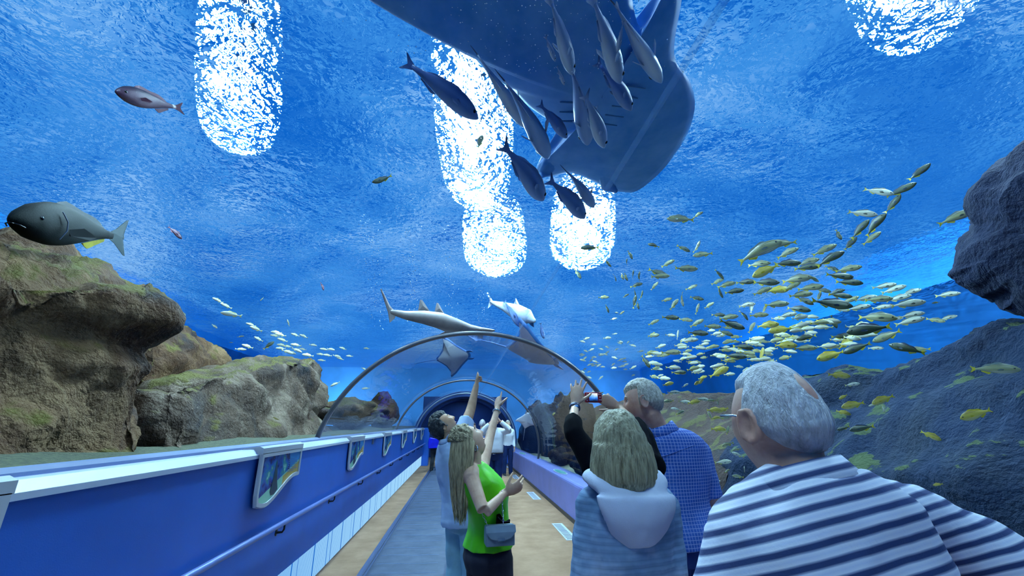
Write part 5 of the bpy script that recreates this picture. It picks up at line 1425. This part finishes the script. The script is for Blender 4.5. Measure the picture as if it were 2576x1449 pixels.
# --- white haired man in the plaid shirt
Yb = 2.55
B = Person('white haired man in blue plaid shirt, head turned left', at_y(1700,1250,Yb)[:2], (-.22,.97), 1.86, MALE, M_skin2,
  world=dict(head=at_y(1617,1012,Yb), neck=at_y(1662,1090,Yb), chest=at_y(1690,1165,Yb), waist=at_y(1700,1270,Yb), pelvis=at_y(1712,1350,Yb),
             shoulder_r=at_y(1748,1135,Yb+.02), elbow_r=at_y(1788,1262,Yb+.03), wrist_r=at_y(1772,1345,Yb+.12),
             shoulder_l=at_y(1596,1120,Yb+.03)))
B.look((-.88,.46,-.08), (.04,.05,1))
B.body(); B.brows(M_hwhite); B.lips()
B.shirt(M_plaid, -.06, 1.0, .022, .9, .024, .010, flare0=.012, voxel=.0085); B.collar(M_plaid, .045, .080)
b = MB(); pts = []
for i in range(15):
    a = R(200 + 140*i/14); r_ = B.torso_ring(.83, .026, 72); pts.append(r_[int(72*(200+140*i/14)/360) % 72])
b.tube(pts, [.0022]*15, 6); b.build('yoke_seam', M_plaid, B.root)
B.trousers(M_jeans, .05, .014, (.106,.100,.080,.078,.074)); B.belt(.03, .022); B.shoes()
B.hair(hmask(th=.018, nse=.003, low=-.5), M_hwhite)

# --- person raising the red camera, mostly hidden
Yc = 2.15
Cp = Person('person in black sleeves holding a red camera up, hidden behind the bob haired woman', at_y(1560,1300,Yc)[:2], (-.05,1), 1.62, FEM, M_skin,
  world=dict(shoulder_l=at_y(1496,1174,Yc), elbow_l=at_y(1440,1082,Yc+.10), wrist_l=at_y(1447,1018,Yc+.32), head=at_y(1562,1112,Yc), neck=at_y(1562,1165,Yc),
             shoulder_r=at_y(1640,1172,Yc+.02), elbow_r=at_y(1616,1088,Yc+.16), wrist_r=at_y(1556,1024,Yc+.38)), voxel=.0045)
Cp.hand('l', (.22,.18,.95), (.35,.9,0), 'spread', spread=.30)
Cp.hand('r', (-.72,.2,.45), (-.2,.9,.5), 'half', spread=.12)
Cp.body(); Cp.shirt(M_blackcloth, -.1, 1.0, .014, 1.35, .016, .006, name='black_top'); Cp.trousers(M_navypants); Cp.shoes()
Cp.hair(hmask(th=.02), M_hbrown)
b = MB(); wr = Cp.J['wrist_l']; ax = (Cp.J['wrist_l']-Cp.J['elbow_l']).normalized(); u = ax.cross(Vector((0,1,0))).normalized(); v = ax.cross(u); n = 20
wo = wr - ax*.035
b.tube([wo + (u*cos(2*pi*i/n)+v*sin(2*pi*i/n))*.0275 for i in range(n+1)], [(.004,.013)]*(n+1), 8, up=ax); b.build('watch', mat_plain('navy_watch_band', (24,36,84), .4), Cp.root, True)
b = MB(); fc = wo - (Cp.Mi.to_3x3() @ Vector((0,1,0)))*.030; b.ell(fc, (.016,.005,.016), None, 16, 8); b.build('watch_face', M_silver, Cp.root, True)
# the camera itself
cc = at_y(1492,1000,Yc+.40); Kc = thing('camera', 'small red compact camera held up, its screen lit blue', 'camera', cc, R(4))
M_red_c = mat_plain('red_camera_shell', (150,24,36), .3)
b = MB(); b.box((-.052,-.011,-.030),(.052,.011,.030)); o = b.build('shell', M_red_c, Kc); mo = o.modifiers.new('b', 'BEVEL'); mo.width = .007; mo.segments = 3
t = NT('lit_camera_screen'); v = t.coord(); e = t.n('ShaderNodeEmission'); sx = t.n('ShaderNodeSeparateXYZ'); t.l(v, sx.inputs[0])
nn = t.noise(v, 45, 3); q = t.math('ADD', t.math('MULTIPLY', nn, .03), sx.outputs['Z'])
t.l(t.ramp(t.math('MULTIPLY_ADD', q, 18, .2), [(.1, lin((20,40,70))), (.35, lin((40,110,220))), (.6, lin((120,190,255))), (.8, lin((240,245,255)))]), e.inputs['Color']); e.inputs['Strength'].default_value = .9
t.l(e.outputs[0], t.out.inputs['Surface'])
b = MB(); b.box((-.028,-.0125,-.022),(.024,-.011,.024)); b.build('screen', t.m, Kc)
M_btn = mat_plain('pale_button', (220,220,228), .3)
for x, z in ((-.042,.018),(-.042,.006),(-.042,-.006),(-.042,-.018),(.033,.018),(.044,.018),(.034,-.014),(.044,-.014),(.039,.002)):
    b = MB(); b.ell((x,-.0115,z), (.0032,.002,.0032), None, 10, 6); b.build('button', M_btn, Kc, True)
b = MB(); b.tube([(0,.011,0),(0,.024,0)], [.021,.019], 18, round_ends=False); b.build('lens', M_black, Kc, True)
b = MB(); b.tube([(.03,0,.030),(.03,0,.034)], [.006,.006], 10, round_ends=False); b.build('shutter', M_silver, Kc, True)

# --- woman with the bob and the hooded cardigan
Yh = 1.66
Hw = Person('woman in pale hooded cardigan with blond bob, seen from behind', at_y(1580,1420,Yh)[:2], (-.10,.99), 1.66, FEM, M_skin,
  world=dict(head=at_y(1556,1128,Yh), neck=at_y(1565,1225,Yh), chest=at_y(1572,1330,Yh), shoulder_l=at_y(1497,1280,Yh), shoulder_r=at_y(1655,1276,Yh+.02),
             elbow_l=at_y(1478,1460,Yh-.04), elbow_r=at_y(1690,1455,Yh-.02)), voxel=.007)
Hw.look((-.15,.98,.05)); Hw.body()
Hw.shirt(M_jacket, -.30, 1.0, .030, 2.0, .024, .010, name='cardigan', voxel=.009, flare0=.03)
b = MB()                                   # hood lying on the shoulders
n = 26
for rad, zz, hgt, th in ((.105,.0,.05,.030),):
    c, l, f = Hw.spine(.99)
    pts = [c + l*(.118*cos(q)) + f*(.075*sin(q)-.02) + Vector((0,0,.022 - .03*max(0, -sin(q)) + .02*abs(cos(q)))) for q in [R(140 + 260*i/n) for i in range(n+1)]]
    b.tube(pts, [(.036+.012*sin(pi*i/n), .028) for i in range(n+1)], 14)
c, l, f = Hw.spine(.86); rings = []
for i in range(9):
    u = i/8; cc, l, f = Hw.spine(.98-.30*u); w_ = .145*(1-.50*u**1.6)+.004; rings.append([cc + l*(w_*cos(a)) - f*(.105 + .040*sin(pi*(.25+.7*u))) + f*(.030*sin(a)) - f*(-.01*abs(cos(a))**2)*3 for a in [2*pi*k/22 for k in range(22)]])
b.loft(rings)
hd = remesh(b, .008, 4, lambda p: .006*fbm((p.x*9, p.y*9, p.z*7), 3)); mesh_obj('hood', hd, _cloth('lit_hood_cloth', (198,206,232), .08), Hw.root)  # hood paler than the cardigan: its lit tone is put into the colour
def bob(d, p):
    if d.y > .25 and d.z < .45: return -.012
    t_ = .030 + .016*max(0, -d.z); return t_ + .006*fbm((p.x*70, p.y*70, p.z*14), 3)
b = MB(); b.loft(head_rings(Hw.J['head'], Hw.M, Hw.k, 72, 50, bob))
rings = []
for i in range(13):
    u = i/12; z = .02 - .155*u; w_ = .108 + .018*sin(pi*min(1, u*1.05)*.75) - .014*max(0, u-.8)*5; rg = []
    for k in range(72):
        a = 2*pi*k/72; wob = 1 + .035*fbm((cos(a)*9, sin(a)*9, u*1.2), 3) + .02*fbm((cos(a)*30, sin(a)*30, u*.7), 2)
        y_ = sin(a); rg.append(Hw.J['head'] + Hw.M @ (Vector((w_*cos(a)*wob, (w_*1.05*y_*wob if y_ < 0 else .045*y_) - .012, z))))
    rings.append(rg)
b.loft(rings)
hm = remesh(b, .006, 3, lambda p: 0.0025*fbm((p.x*75, p.y*75, p.z*7), 3) + .004*fbm((p.x*22, p.y*22, p.z*3), 2)); mesh_obj('bob_hair', hm, M_hbob, Hw.root)
Hw.trousers(M_jeans); Hw.shoes()

# --- balding man in the striped shirt, nearest
Ys = .90
Sm = Person('balding grey haired man in striped shirt, nearest, seen from behind', at_y(2010,1300,Ys)[:2], (.12,.99), 1.80, MALE, M_skin2,
  world=dict(head=at_y(1956,1066,Ys), neck=at_y(2004,1232,Ys-.02), chest=at_y(2075,1370,Ys-.05), shoulder_l=at_y(1885,1378,Ys-.04), shoulder_r=at_y(2320,1330,Ys+.06),
             elbow_r=at_y(2600,1470,Ys+.02), elbow_l=at_y(1812,1700,Ys-.08)), voxel=.0065)
Sm.look((-.10,.98,.04)); Sm.body()
Sm.shirt(M_striped, -.10, 1.0, .026, 1.0, .030, .012, voxel=.0085, flare0=.02); Sm.collar(M_striped, .035, .088, .010, .026)
Sm.trousers(M_navy); Sm.belt(); Sm.shoes()
Sm.hair(hmask(th=.010, nse=.002, low=-.66, patch=(.22,-.72,.66)), M_hgrey)
b = MB()                                   # spectacles
for q in (-1, 1):
    b.tube([Sm.J['head'] + Sm.M @ Vector(v) for v in ((q*.082,-.02,.012),(q*.083,.03,.016),(q*.076,.080,.014),(q*.05,.098,.014),(q*.01,.106,.014))], [.0028]*5, 6)
b.build('spectacles', M_silver, Sm.root, True)

# --- visitors further down the tunnel
def far_person(label, px, Y, face, H, top, bottom, hair, skin=None, table=MALE, arms=None, sleeve=1.9, vox=.012, shoes=None, topname='shirt', t0=-.02):
    p = at_z(px, 1160, 1.65-1.65*Y/10); x = ray(px, 1075); X_ = x.x/x.y*Y
    P = Person(label, (X_, Y), face, H, table, skin or M_skin, arms, voxel=.008); P.body()
    P.shirt(top, t0, 1.0, .016, sleeve, .014, .006, topname, vox); P.trousers(bottom, .06, voxel=vox); P.shoes(shoes)
    if hair: P.hair(hmask(), hair, nu=40, nv=30)
    return P
F1 = Person('stout man in white shirt and navy trousers raising a camera to his face', (at_y(1243,1100,10.3).x, 10.3), (-.05,-1), 1.80, STOUT, M_skin2, dict(shoulder_r=(.19,.0,1.46), elbow_r=(.33,.22,1.42), wrist_r=(.10,.26,1.66), shoulder_l=(-.19,.0,1.46), elbow_l=(-.36,.20,1.50), wrist_l=(-.12,.26,1.70)), voxel=.008)
F1.hand('r', (-.5,.25,.7), (-.6,0,.2), 'hold', False); F1.hand('l', (.5,.25,.7), (.6,0,.2), 'hold', False); F1.look((-.05,-.92,.3)); F1.body()
F1.shirt(M_white, .05, 1.0, .020, 1.9, .022, .009, voxel=.011); F1.collar(M_white); F1.trousers(M_navy, .10, voxel=.011); F1.belt(.075, .024); F1.shoes()
F1.hair(hmask(th=.01, bald=.8), M_hgrey, nu=40, nv=30)
c2 = F1.Mi.inverted() @ Vector((-.01,.30,1.745)); Kd = thing('camera', 'black camera held to the face of the man in the white shirt', 'camera', c2, F1.rz)
b = MB(); b.box((-.06,-.03,-.04),(.06,.03,.04)); b.box((-.025,-.025,.04),(.025,.02,.058)); b.build('camera_body', M_black, Kd); b = MB(); b.tube([(0,.03,0),(0,.09,0)], [.032,.030], 16, round_ends=False); b.build('lens', M_darksteel, Kd, True)
far_person('person in white shirt and dark jeans behind the man with the camera', 1277, 15.2, (.1,-1), 1.74, M_white, M_navy, M_hwhite, None, MALE, dict(elbow_r=(.30,.12,1.25), wrist_r=(.10,.25,1.45)))
far_person('grey haired man in blue shirt, back turned, far down the tunnel', 1213, 12.6, (.15,1), 1.74, M_blueshirt, M_jeans, M_hgrey, M_skin2, MALE, None, .9)
far_person('person in white shirt and spectacles beyond the pointing man', 1188, 13.4, (.8,-.5), 1.66, M_white, M_navypants, M_hbrown, None, FEM)
F5 = far_person('person in dark top with a blue bag by the far left wall', 1098, 16.6, (.3,1), 1.66, M_navy, M_camo, M_hblack, None, FEM)
bg = at_y(1091,1112,16.4); Kb = thing('shopping_bag', 'bright blue carrier bag by the far end of the left wall', 'bag', (bg.x, 16.35, bg.z-.2))
b = MB(); b.prism([(-.17,-.06,-.02),(.17,-.06,-.0),(.19,-.06,.34),(.06,-.06,.32),(-.15,-.06,.36),(-.19,-.06,.2)], (0,.12,0)); o = b.build('bag_body', mat_plain('blue_plastic', (20,30,220), .35, nscale=9), Kb); mo = o.modifiers.new('b', 'BEVEL'); mo.width = .02
for s_ in (-.04, .04):
    b = MB(); b.tube([(-.06,s_,.33),(-.05,s_,.48),(0,s_,.54),(.05,s_,.48),(.06,s_,.33)], [.007]*5, 6); b.build('handle', mat_plain('blue_cord', (16,24,170), .5), Kb, True)
if DEBUG:
    for nm, P in (('W', W), ('M', Mn), ('B', B), ('C', Cp), ('H', Hw), ('S', Sm)):
        J = P.J
        for q in 'rl': print('LIMB', nm, q, 'upper', dist(J['shoulder_'+q], J['elbow_'+q]), 'fore', dist(J['elbow_'+q], J['wrist_'+q]))
        print('LIMB', nm, 'shoulders', dist(J['shoulder_r'], J['shoulder_l']), 'neck-head', dist(J['neck'], J['head']), 'pelvis-neck', dist(J['pelvis'], J['waist']) + dist(J['waist'], J['chest']) + dist(J['chest'], J['neck']), 'pelvis', tuple(round(x, 2) for x in J['pelvis']), 'head', tuple(round(x, 2) for x in J['head']))
